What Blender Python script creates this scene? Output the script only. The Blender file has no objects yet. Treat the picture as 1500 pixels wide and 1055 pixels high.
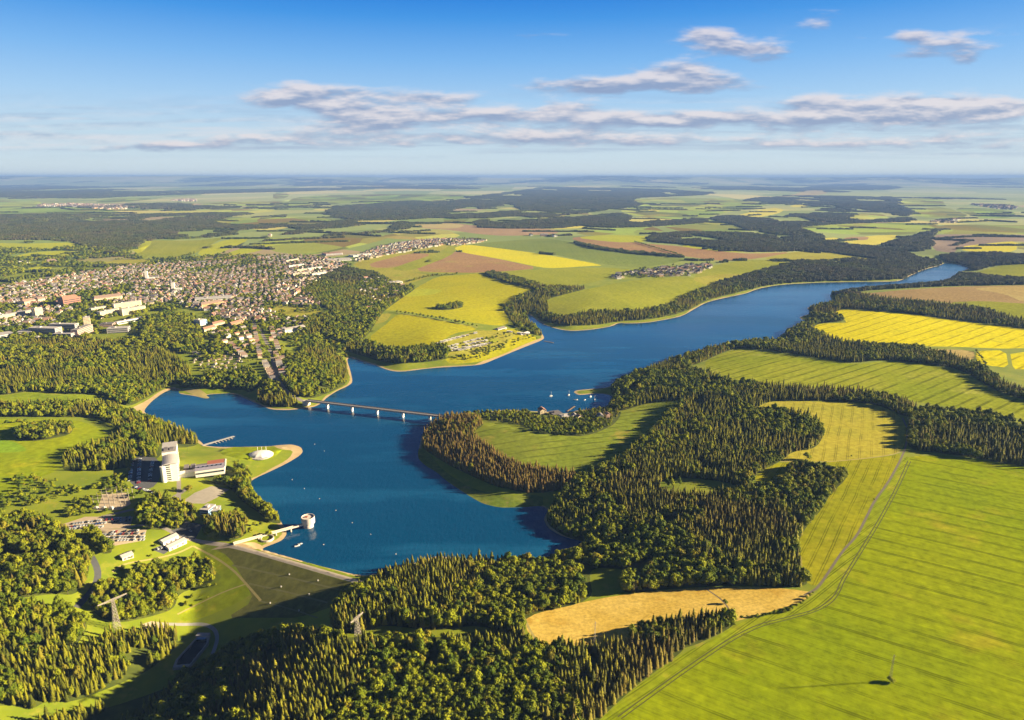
import bpy, bmesh, math, random
import numpy as np
from mathutils import Vector, Matrix
from mathutils.geometry import delaunay_2d_cdt
random.seed(7); RNG = np.random.default_rng(7)
SC = bpy.context.scene
COL = SC.collection
R = math.radians

# ------------------------------------------------------------------ camera
CAM_H = 400.0
FPX, CX, CY, W0 = 1000.0, 750.0, 527.5, 1500.0
PITCH = math.atan((CY - 259.0) / FPX)
SP, CP = math.sin(PITCH), math.cos(PITCH)
cam = bpy.data.cameras.new('camera'); camo = bpy.data.objects.new('camera', cam); COL.objects.link(camo)
camo.location = (0, 0, CAM_H); camo.rotation_euler = (math.pi/2 - PITCH, 0, 0)
cam.sensor_width = 36; cam.lens = 36 * FPX / W0
cam.clip_start = 1; cam.clip_end = 200000
SC.camera = camo

def ray(px, py):
    dx = (np.asarray(px, float) - CX) / FPX; dy = (np.asarray(py, float) - CY) / FPX
    return dx, CP - dy*SP, -SP - dy*CP
def at_z(px, py, z=0.0):                      # the point at height z seen at a photo pixel
    a, b, c = ray(px, py); t = (z - CAM_H) / c
    return a*t, b*t
def to_px(x, y, z):
    d = y*CP - (z-CAM_H)*SP; v = y*SP + (z-CAM_H)*CP
    d = np.where(d < 1, 1, d)
    return CX + FPX*x/d, CY - FPX*v/d, d

# ------------------------------------------------------------------ noise
def vnoise(x, y, seed=0):
    x = np.asarray(x, float); y = np.asarray(y, float)
    xi = np.floor(x); yi = np.floor(y); fx = x-xi; fy = y-yi
    fx = fx*fx*(3-2*fx); fy = fy*fy*(3-2*fy)
    def hsh(a, b):
        s = np.sin(a*127.1 + b*311.7 + seed*74.7) * 43758.5453
        return s - np.floor(s)
    return (hsh(xi,yi)*(1-fx)+hsh(xi+1,yi)*fx)*(1-fy) + (hsh(xi,yi+1)*(1-fx)+hsh(xi+1,yi+1)*fx)*fy
def fbm(x, y, seed=0):
    return (vnoise(x,y,seed)*.55 + vnoise(x*2.1,y*2.1,seed+3)*.3 + vnoise(x*4.3,y*4.3,seed+5)*.15)
def ss(a, b, x):
    t = np.clip((x-a)/(b-a), 0, 1); return t*t*(3-2*t)

# ------------------------------------------------------------------ polygons
def chaikin(P, n=1, closed=True):
    P = np.asarray(P, float)
    for _ in range(n):
        if closed:
            Q = np.roll(P, -1, 0); A = P*.8+Q*.2; B = P*.2+Q*.8
            P = np.stack([A,B],1).reshape(-1,2)
        else:
            A = P[:-1]*.78+P[1:]*.22; B = P[:-1]*.22+P[1:]*.78
            P = np.vstack([P[:1], np.stack([A,B],1).reshape(-1,2), P[-1:]])
    return P
def densify(P, step, closed=True):
    out = []
    n = len(P)
    for i in range(n if closed else n-1):
        a = P[i]; b = P[(i+1) % n]; k = max(1, int(np.hypot(*(b-a))/step))
        for j in range(k): out.append(a+(b-a)*j/k)
    if not closed: out.append(P[-1])
    return np.array(out)
def inpoly(x, y, P):
    r = np.zeros(x.shape, bool)
    x0,y0 = P.min(0); x1,y1 = P.max(0)
    m = (x>=x0)&(x<=x1)&(y>=y0)&(y<=y1)
    idx = np.nonzero(m)[0]
    if len(idx) == 0: return r
    X = x[idx]; Y = y[idx]; res = np.zeros(X.shape, bool)
    Q = np.roll(P, -1, 0)
    for (ax,ay),(bx,by) in zip(P, Q):
        if ay == by: continue
        c = (ay > Y) != (by > Y)
        res ^= c & (X < (bx-ax)*(Y-ay)/(by-ay)+ax)
    r[idx] = res
    return r
def pdist(x, y, P, closed=True):
    d = np.full(x.shape, 1e18)
    n = len(P)
    for i in range(n if closed else n-1):
        ax,ay = P[i]; bx,by = P[(i+1)%n]
        ux,uy = bx-ax, by-ay; L = ux*ux+uy*uy+1e-9
        t = np.clip(((x-ax)*ux+(y-ay)*uy)/L, 0, 1)
        d = np.minimum(d, (x-ax-t*ux)**2+(y-ay-t*uy)**2)
    return np.sqrt(d)

# ------------------------------------------------------------------ lake outline (water level z = 0)
LAKE = [(524,843),(480,832),(430,820),(384,808),(385,803),(395,799),(413,792),(420,783),(419,776),(413,767),(405,752),
(392,742),(378,732),(374,722),(366,706),(375,700),(393,692),(420,679),(437,669),(444,662),(441,655),(428,651),(410,652),(393,654),(347,655),(320,655),
(300,653),(293,646),(280,636),(267,629),(250,621),(232,613),(217,608),(210,602),(222,588),(238,576),(254,569),(262,572),(262,577),(285,580),(300,584),(308,583),(300,578),
(343,576),(363,586),(383,594),(396,600),(421,601),(440,599),(461,596),(472,590),(478,583),(493,573),(509,566),(517,560),(513,542),(508,527),(513,523),(523,527),(547,534),
(570,543),(587,545),(633,539),(687,536),(707,534),(733,523),(767,509),(793,499),(798,495),(790,483),(778,473),(768,463),(776,460),(783,467),(797,476),(820,483),(840,485),
(867,483),(897,478),(906,473),(920,474),(947,473),(977,468),(1000,463),(1020,451),(1037,442),(1073,434),(1093,430),(1110,423),(1143,417),(1200,414),(1253,413),(1293,413),
(1318,412),(1333,404),(1353,395),(1377,389),(1384,385),(1400,386),(1423,392),(1407,398),(1397,405),(1390,412),(1367,416),(1300,421),(1267,423),(1232,428),(1214,432),(1220,440),
(1204,446),(1184,450),(1182,453),(1192,458),(1176,463),(1170,466),(1182,471),(1160,482),(1150,487),(1141,492),(1145,499),(1110,500),(1077,503),(1033,513),(1000,522),(960,536),(930,548),
(905,560),(890,568),(865,570),(843,572),(840,575),(848,579),(867,577),(885,577),(899,581),(897,589),(884,597),(867,600),(846,601),(829,606),(814,604),(792,603),(770,602),(743,600),(708,604),
(687,606),(670,609),(650,612),(632,620),(617,637),(615,653),(612,663),(613,673),(624,683),(640,692),(653,704),(683,724),(707,738),(733,744),(767,743),(793,741),(803,747),(796,760),
(802,773),(823,786),(853,793),(858,799),(840,812),(800,820),(760,824),(720,824),(690,820),(660,817),(640,814),(610,824),(570,836),(545,842)]
LAKE = chaikin(LAKE, 2)
LAKEW = np.stack(at_z(LAKE[:,0], LAKE[:,1]), 1)
LAKE_C = LAKEW[::2]

# dam and the valley below it
_a = np.array(at_z(345,797,4)); _b = np.array(at_z(540,853,4))
DU = (_b-_a)/np.hypot(*(_b-_a)); DL = float(np.hypot(*(_b-_a))); DN = np.array([DU[1], -DU[0]])
if DN[1] > 0: DN = -DN
D0 = _a
CREST = 4.0
VAL = np.array([(-250,655),(-292,563),(-305,512),(-345,420),(-420,250),(-500,0)], float)
POND = np.array([at_z(*p, -29) for p in [(291,936),(304,936),(302,947),(279,976),(258,978),(262,968)]])

def dlake(x, y):
    d = pdist(x, y, LAKE_C)
    ins = inpoly(x, y, LAKEW)
    return np.where(ins, 0, d), ins
def height(x, y, want_d=False):
    x = np.atleast_1d(np.asarray(x, float)); y = np.atleast_1d(np.asarray(y, float))
    D = np.hypot(x, y)
    d = np.full(x.shape, 5000.0); ins = np.zeros(x.shape, bool)
    m = D < 9500
    if m.any():
        d[m], ins[m] = dlake(x[m], y[m])
    base = (13 + 16*vnoise(x/600+3, y/600)) * (1-np.exp(-d/120.))
    base *= .35 + .65*ss(0, 50, d)
    f = ss(30, 300, d)
    A = 9*ss(500,1500,D) + 20*ss(3000,7000,D) + 45*ss(9000,24000,D)
    base = base + f*A*fbm(x/(900+D*.18)+9, y/(800+D*.15)+4, 2)
    base = np.minimum(base + ss(30000,43000,D)*1150*np.clip(fbm(x/9000+.3, y/9000, 11)-.36,0,1)**1.3, np.where(D > 20000, 430, 1e9))
    rim = ss(37000,45500,D)*(235+300*fbm(x/6500+2, y/12000, 21)**1.2)
    base = np.maximum(base, rim)
    # valley
    q = (x-D0[0])*DN[0] + (y-D0[1])*DN[1]; s = (x-D0[0])*DU[0] + (y-D0[1])*DU[1]
    n = (D < 1200)
    if n.any():
        vd = pdist(x[n], y[n], VAL, False)
        vz = -29 + np.maximum(0, vd-24)*.36 + np.maximum(0, -q[n])*.8
        k = 5.0
        b = base[n]; hh = np.clip(.5+.5*(vz-b)/k, 0, 1)
        sm = vz*(1-hh)+b*hh - k*hh*(1-hh)
        use = (q[n] > -2)
        b = np.where(use, sm, b)
        on = ss(-55,-25,s[n])*(1-ss(DL+4,DL+30,s[n]))
        damz = np.where(q[n] < 3, CREST*np.clip((q[n]+7)/3.4,0,1), CREST-(q[n]-3)/2.95)
        b = np.where((q[n]>-7.5)&(on>0), np.maximum(b, damz*on + b*(1-on)), b)
        base[n] = b
    z = np.where(ins, 0, base)
    return (z, d, ins) if want_d else z
def unproj(px, py, extra=0.0):
    px = np.atleast_1d(np.asarray(px,float)); py = np.atleast_1d(np.asarray(py,float))
    a,b,c = ray(px,py); z = np.full(px.shape, 15.0)
    for _ in range(9):
        t = (z+extra-CAM_H)/c
        z = z*.35 + .65*height(a*t, b*t)
    t = (z+extra-CAM_H)/c
    return np.stack([a*t, b*t, z], 1)
def up1(px, py, extra=0.0):
    return unproj([px],[py],extra)[0]
def wpoly(P, n=1, step=14):
    P = densify(chaikin(P, n) if n else np.asarray(P,float), step)
    return unproj(P[:,0], P[:,1])[:, :2]
def ribbon(P, width, n=2, step=10, z=None):
    """a road polygon of real width round a line of photo pixels"""
    L = densify(chaikin(P, n, False), step, False)
    w = unproj(L[:,0], L[:,1])[:, :2] if z is None else np.stack(at_z(L[:,0],L[:,1],z),1)
    t = np.gradient(w, axis=0); t /= np.hypot(t[:,0],t[:,1])[:,None]+1e-9
    nrm = np.stack([-t[:,1], t[:,0]],1)*width/2
    return np.vstack([w+nrm, (w-nrm)[::-1]])
# ------------------------------------------------------------------ what grows or lies where (traced outlines; later ones win)
# (object name, material, outline, smoothing)
Z = []
def zone(name, mat, P, n=1): Z.append((name, mat, wpoly(P, n)))
def road(name, mat, P, w, n=2): Z.append((name, mat, ribbon(P, w, n)))
F = 'crop_field'
# far land
zone(F,'far_a',[(-250,305),(0,303),(110,303),(160,308),(187,312),(100,315),(0,314),(-250,315)])
zone(F,'far_b',[(-250,291),(0,291),(60,294),(60,300),(20,304),(-250,304)])
zone(F,'far_a',[(145,293),(185,289),(230,291),(185,296),(140,297)])
zone(F,'far_c',[(223,312),(333,305),(400,307),(403,310),(320,315),(250,315)])
zone(F,'far_b',[(300,298),(360,296),(420,295),(470,297),(440,304),(380,304),(330,300)])
zone(F,'far_y',[(450,293),(490,291),(508,295),(500,298),(455,297)])
zone(F,'far_b',[(400,283),(425,284),(420,290),(400,292)])
zone(F,'far_a',[(430,290),(470,286),(600,284),(700,286),(670,292),(600,299),(550,304),(530,296),(470,300),(420,297)])
zone(F,'far_y',[(630,294),(665,297),(645,297)])
zone(F,'far_b',[(310,327),(333,320),(417,318),(490,320),(473,328),(367,330)])
zone(F,'far_b',[(380,350),(440,347),(500,344),(575,346),(560,352),(520,362),(470,372),(440,374),(395,368)])
zone(F,'far_c',[(555,346),(600,338),(650,336),(680,347),(620,352),(575,350)])
zone(F,'far_br',[(600,329),(650,326),(685,329),(715,334),(800,335),(820,338),(815,343),(740,346),(700,343),(660,337),(615,334)])
zone(F,'far_t',[(602,328),(650,326),(682,330),(672,334),(650,335),(612,333)])
zone(F,'far_a',[(650,316),(690,314),(685,325),(650,327)])
zone(F,'far_c',[(785,321),(830,312),(860,311),(865,317),(820,322),(790,323)])
zone(F,'far_b',[(920,293),(985,289),(1030,291),(1065,290),(1130,300),(1105,305),(1060,312),(1020,322),(960,321),(925,315),(905,308),(945,300)])
zone(F,'far_y',[(945,305),(970,309),(955,311)])
zone(F,'far_y',[(1073,317),(1130,304),(1150,307),(1140,313),(1105,320)])
zone(F,'far_t',[(1122,289),(1160,286),(1180,279),(1215,279),(1208,285),(1160,288)])
zone(F,'far_y',[(1155,302),(1175,298),(1190,301),(1165,304)])
zone(F,'far_b',[(965,330),(1040,325),(1085,326),(1110,336),(1060,343),(1000,340)])
zone(F,'far_b',[(880,337),(930,328),(960,333),(975,340),(930,346),(860,345),(840,341)])
zone(F,'far_y',[(790,333),(830,329),(870,330),(860,334),(800,336)])
zone(F,'far_b',[(1313,302),(1322,290),(1380,291),(1385,303)])
zone(F,'far_b',[(1322,312),(1340,306),(1385,303),(1425,318),(1360,320)])
zone(F,'far_a',[(1393,304),(1460,306),(1490,312),(1478,320),(1430,319)])
zone(F,'far_c',[(1257,312),(1290,313),(1305,320),(1270,324),(1235,322)])
zone(F,'far_b',[(1165,333),(1230,328),(1330,326),(1380,330),(1357,336),(1333,344),(1250,344),(1200,340)])
zone(F,'far_b',[(1377,330),(1420,329),(1600,331),(1600,344),(1340,343)])
zone(F,'far_y',[(1390,324),(1440,322),(1460,325),(1400,326)])
zone(F,'far_y',[(1200,349),(1228,348),(1226,353),(1210,353)])
zone(F,'far_y',[(1230,353),(1277,345),(1316,344),(1313,349),(1280,361),(1255,358)])
zone(F,'far_br',[(1231,352),(1242,347),(1274,347),(1270,352)])
zone(F,'far_p',[(1366,344),(1400,343),(1600,345),(1600,358),(1500,354),(1467,354),(1405,362),(1397,371),(1366,367)])
zone(F,'rape_far',[(1405,362),(1443,357),(1492,353),(1488,369),(1447,369),(1413,368)])
zone(F,'far_b',[(1492,353),(1600,357),(1600,370),(1490,367)])
# left far
zone(F,'mid_y',[(287,371),(317,355),(353,347),(366,351),(333,367),(300,377)])
zone(F,'mid_y',[(330,372),(370,358),(407,357),(380,368),(340,375)])
zone(F,'mid_g',[(195,369),(213,352),(283,353),(333,347),(320,352),(290,370),(260,377),(233,380),(205,378)])
zone(F,'mid_y',[(192,366),(212,352),(225,354),(205,372)])
zone(F,'mid_o',[(148,385),(177,380),(227,380),(225,384),(187,391),(160,390)])
zone(F,'mid_y',[(-200,359),(0,356),(43,357),(110,355),(117,362),(63,366),(0,364),(-200,368)])
zone(F,'mid_y',[(10,378),(50,369),(112,367),(118,373),(85,377),(40,379)])
zone(F,'mid_y',[(40,393),(77,389),(75,395),(45,398)])
zone(F,'mid_o',[(377,451),(407,445),(480,457),(465,465),(433,467),(415,461)])
# north bank
zone(F,'mid_o',[(513,386),(567,374),(600,369),(650,359),(660,359),(668,370),(733,380),(793,393),(735,399),(683,401),(603,399),(560,399),(533,396)])
zone(F,'brown',[(540,386),(600,371),(635,372),(600,385),(575,393),(545,392)])
zone(F,'brown',[(640,372),(672,368),(733,380),(793,393),(733,398),(683,400),(600,397)])
zone(F,'mid_g',[(640,372),(660,359),(672,362),(660,375),(603,397),(570,395),(600,384)])
zone(F,'mid_o',[(533,397),(603,399),(637,403),(610,412),(590,420),(560,411)])
zone(F,'mid_gg',[(680,358),(740,353),(800,349),(820,352),(867,360),(917,368),(1003,376),(1003,383),(933,393),(883,387),(800,371),(740,366)])
zone(F,'rape_mid',[(665,363),(682,358),(733,364),(800,373),(887,389),(860,390),(813,393),(793,392),(730,379),(672,369)])
zone(F,'mid_g',[(713,399),(793,395),(833,393),(883,392),(930,395),(903,403),(873,413),(820,422),(787,413),(740,404)])
zone(F,'mid_yg',[(560,454),(590,434),(613,420),(640,405),(673,403),(707,400),(733,411),(787,425),(753,437),(737,447),(747,473),(733,478),(687,472),(590,456)])
zone(F,'mid_y',[(588,433),(612,422),(652,425),(633,432),(600,435)])
zone(F,'mid_yg',[(540,495),(556,482),(567,474),(583,459),(620,464),(687,477),(700,483),(665,488),(643,503),(610,508),(580,512),(557,507)])
zone(F,'mid_o',[(520,472),(545,462),(575,458),(565,472),(540,476)])
zone(F,'mid_g',[(802,441),(815,434),(833,430),(863,423),(917,412),(967,407),(1003,405),(1040,414),(1033,421),(1000,434),(993,436),(977,449),(933,456),(867,456),(827,464),(805,460)])
zone(F,'brown',[(833,349),(867,345),(933,356),(1000,361),(1060,369),(1100,372),(1165,369),(1110,379),(1057,383),(1000,375),(917,367),(860,357)])
zone(F,'mid_y',[(840,348),(887,344),(963,346),(947,355),(900,355)])
zone(F,'mid_y',[(1000,358),(1030,361),(1100,370),(1060,369),(1000,362)])
zone(F,'mid_g',[(1010,406),(1057,385),(1110,380),(1160,385),(1140,390),(1093,402),(1060,412),(1037,420)])
zone(F,'mid_o',[(1010,408),(1050,402),(1093,402),(1060,412),(1037,419)])
zone(F,'mid_o',[(1110,380),(1167,368),(1207,369),(1300,382),(1267,383),(1180,381)])
zone('meadow','mid_g',[(470,483),(505,478),(515,490),(495,500)])
# right bank
zone(F,'brown_r',[(1258,431),(1300,427),(1333,424),(1400,420),(1500,418),(1650,416),(1650,480),(1500,467),(1460,456),(1433,449),(1377,442),(1333,439),(1283,434)])
zone(F,'tan_r',[(1422,423),(1460,420),(1650,417),(1650,440),(1500,443),(1470,430)])
zone(F,'mid_g',[(1385,443),(1440,441),(1500,445),(1650,452),(1650,482),(1500,468),(1460,457),(1433,450)])
zone(F,'mid_g',[(1425,401),(1450,393),(1473,387),(1650,386),(1650,409),(1500,407),(1467,408)])
zone(F,'rape',[(1185,483),(1200,474),(1240,473),(1238,469),(1218,459),(1233,453),(1267,455),(1333,460),(1400,470),(1500,482),(1650,500),(1650,514),(1500,510),(1467,511),(1400,508),(1333,507),(1293,505),(1233,500),(1207,491)])
zone(F,'tan_r',[(1347,511),(1427,513),(1428,527),(1400,528),(1390,519)])
zone(F,'rape',[(1430,514),(1473,513),(1478,539),(1443,535),(1429,527)])
zone(F,'rape',[(1479,513),(1650,518),(1650,550),(1500,541),(1484,541)])
zone(F,'green_mid',[(1030,531),(1058,518),(1083,511),(1133,516),(1227,531),(1253,534),(1293,529),(1350,534),(1400,541),(1430,557),(1457,574),(1500,587),(1650,615),(1650,645),(1500,614),(1400,597),(1333,588),(1267,572),(1167,566),(1077,561),(1040,546)])
zone(F,'wheat',[(1098,603),(1110,594),(1127,588),(1200,588),(1283,592),(1318,609),(1329,630),(1322,660),(1300,668),(1217,676),(1160,676),(1140,676),(1120,640)])
zone(F,'green_b',[(1100,703),(1125,684),(1143,677),(1217,677),(1300,669),(1322,664),(1300,710),(1280,733),(1267,760),(1253,787),(1233,807),(1207,847),(1193,860),(1174,848),(1166,797),(1180,773)])
zone(F,'green_pen',[(690,633),(713,627),(733,620),(760,628),(780,633),(800,637),(860,640),(883,630),(905,622),(890,612),(910,606),(950,592),(1003,588),(1003,592),(973,610),(960,627),(933,653),(907,673),(893,682),(867,693),(850,700),(800,692),(760,684),(733,671),(717,657),(700,647)])
zone(F,'straw',[(767,902),(800,893),(850,883),(900,873),(967,865),(1033,860),(1100,859),(1160,863),(1192,868),(1175,882),(1133,895),(1087,908),(1010,926),(938,938),(880,945),(790,947),(773,928)])
zone(F,'green_near',[(860,1075),(900,1035),(940,1000),(1000,957),(1035,942),(1084,911),(1135,896),(1180,881),(1199,866),(1212,845),(1238,806),(1258,785),(1272,758),(1284,735),(1304,708),(1318,682),(1327,668),(1400,668),(1500,683),(1700,700),(2100,760),(2600,1000),(2100,1500),(760,1300)])
zone(F,'green_head',[(860,1075),(900,1035),(940,1000),(1000,957),(1035,942),(1084,911),(1135,896),(1180,881),(1199,866),(1212,845),(1238,806),(1258,785),(1272,758),(1284,735),(1304,708),(1318,682),(1327,668),(1334,672),(1314,714),(1287,764),(1261,807),(1236,849),(1228,868),(1218,881),(1196,895),(1150,907),(1109,917),(1062,942),(982,997),(905,1052)])
zone(F,'green_left',[(-250,612),(0,614),(107,614),(147,627),(162,641),(130,652),(102,661),(85,690),(40,706),(0,737),(-250,800)])
zone(F,'bright_left',[(-250,640),(0,643),(25,648),(42,660),(20,663),(-250,672)])
zone('meadow','mid_yg2',[(-250,588),(0,581),(48,574),(75,579),(150,578),(152,586),(60,590),(0,593),(-250,600)])
zone('meadow','mid_yg2',[(255,573),(300,570),(345,570),(348,576),(300,577),(262,576)])
zone('meadow','lawn',[(335,655),(372,655),(420,654),(400,672),(360,676),(318,664)])
zone('meadow','lawn',[(250,838),(300,800),(335,815),(358,842),(372,868),(350,882),(300,905),(265,912),(262,895),(330,850),(300,822)])
zone('beach','sand',[(398,652),(428,650),(446,656),(438,672),(420,682),(405,684),(425,670),(430,660),(410,658)])
zone('beach','sand',[(188,600),(215,587),(236,572),(258,566),(255,572),(236,580),(222,592),(210,605),(196,605)])
zone('beach','sand',[(383,804),(372,805),(348,802),(345,796),(372,794),(384,799)],1)
zone('beach','sand',[(735,512),(765,505),(788,497),(796,494),(795,501),(765,512),(735,525),(707,536),(690,537),(710,528)])
zone('shore_grass','mid_yg',[(700,488),(745,480),(775,490),(790,496),(765,506),(735,520),(705,530),(660,534),(650,525),(700,515)])
zone('shore_grass','shore',[(612,655),(625,662),(650,690),(690,716),(740,726),(795,725),(796,743),(767,745),(733,746),(705,740),(680,726),(650,706),(612,685)])
# roads and yards
zone('dam_slope','shaded_dam_grass',[(345,801),(435,830),(500,850),(530,858),(505,882),(440,905),(380,905),(330,906),(372,880),(358,850),(335,815),(310,801)],1)
road('dam_road','concrete',[(262,786),(300,795),(345,800),(435,826),(500,845),(532,854)],5.5)
road('road','asphalt_l',[(262,786),(240,772),(205,768),(170,778),(140,772)],5)
road('road','asphalt_l',[(62,780),(100,770),(150,757),(200,745),(245,735),(275,715)],6)
road('road','asphalt_l',[(262,786),(268,770),(285,758),(262,745),(262,715),(262,695)],5)
road('road','asphalt',[(100,790),(125,800),(145,835),(140,860),(112,890)],6)
road('road','asphalt_l',[(448,590),(425,578),(412,565),(404,548),(398,520),(390,500),(378,478),(360,465)],8)
road('farm_track','track',[(1178,872),(1196,863),(1208,847),(1234,807),(1254,787),(1268,760),(1281,733),(1301,707),(1319,674),(1327,655),(1330,630),(1322,612)],2.5)
road('tractor_track','tram',[(905,1050),(980,995),(1060,940),(1108,915),(1150,905),(1195,893),(1215,880),(1225,868),(1232,850),(1258,808),(1285,765),(1312,715),(1330,675)],1.2)
road('tractor_track','tram',[(910,1053),(985,998),(1064,943),(1112,918),(1153,908),(1199,895),(1220,882),(1230,868),(1237,850),(1263,808),(1289,766),(1316,716),(1334,676)],1.0)
road('dam_riprap','sand',[(384,806),(430,818.5),(480,830.5),(522,841)],4.5,1)
road('path','track_l',[(767,903),(777,925),(792,946)],2.2)
road('path','track',[(1033,862),(1060,880),(1075,905)],1.6)
road('path','track_l',[(1143,676),(1217,677),(1300,668),(1326,660)],2.0)
road('path','berm',[(340,828),(420,845),(505,866)],1.8)
road('path','berm',[(365,855),(420,867),(480,883)],1.8)
road('path','berm',[(378,880),(430,893),(465,905)],1.4)
road('path','track_l',[(283,800),(318,818),(343,836),(362,857),(382,880)],2.2)
road('path','track_l',[(165,838),(180,826),(230,818),(262,810),(282,800)],2.0)
road('path','track_l',[(362,855),(330,866),(300,880),(260,900)],1.6)
road('path','pave',[(210,917),(240,914),(268,915),(300,914),(315,922),(319,935),(313,955),(303,972)],3.5)
road('path','track',[(560,712),(600,700)],1) if False else None
road('path','track_l',[(583,459),(640,468),(700,480)],4)
zone('yard','gravel',[(206,915),(222,910),(248,913),(244,921),(208,921)],0)
zone('yard','plaza',[(264,737),(285,722),(310,712),(336,717),(318,729),(300,738)],0)
zone('yard','gravel',[(308,806),(330,797),(345,801),(330,803)],0)
zone('car_park','asphalt',[(187,702),(192,682),(200,668),(234,671),(235,702),(222,716),(200,716)],1)
zone('car_park','gravel',[(92,768),(125,757),(195,757),(190,774),(95,776)],0)
zone('car_park','gravel',[(146,775),(215,776),(210,792),(165,800),(145,795)],0)
zone('car_park','asphalt',[(222,805),(240,797),(252,804),(240,812)],0)
zone('car_park','asphalt',[(250,777),(285,768),(300,778),(285,790),(262,785)],0)
zone('yard','gravel',[(142,748),(150,724),(185,722),(192,738),(176,747)],0)
zone('camp_ground','mid_o',[(640,510),(655,496),(700,484),(760,486),(735,510),(700,518),(650,522)],0)
zone('reed_bank','track_l',[(262,570),(290,569),(300,575),(308,583),(298,584),(285,579)],1)
Z = [z for z in Z if z]
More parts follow.
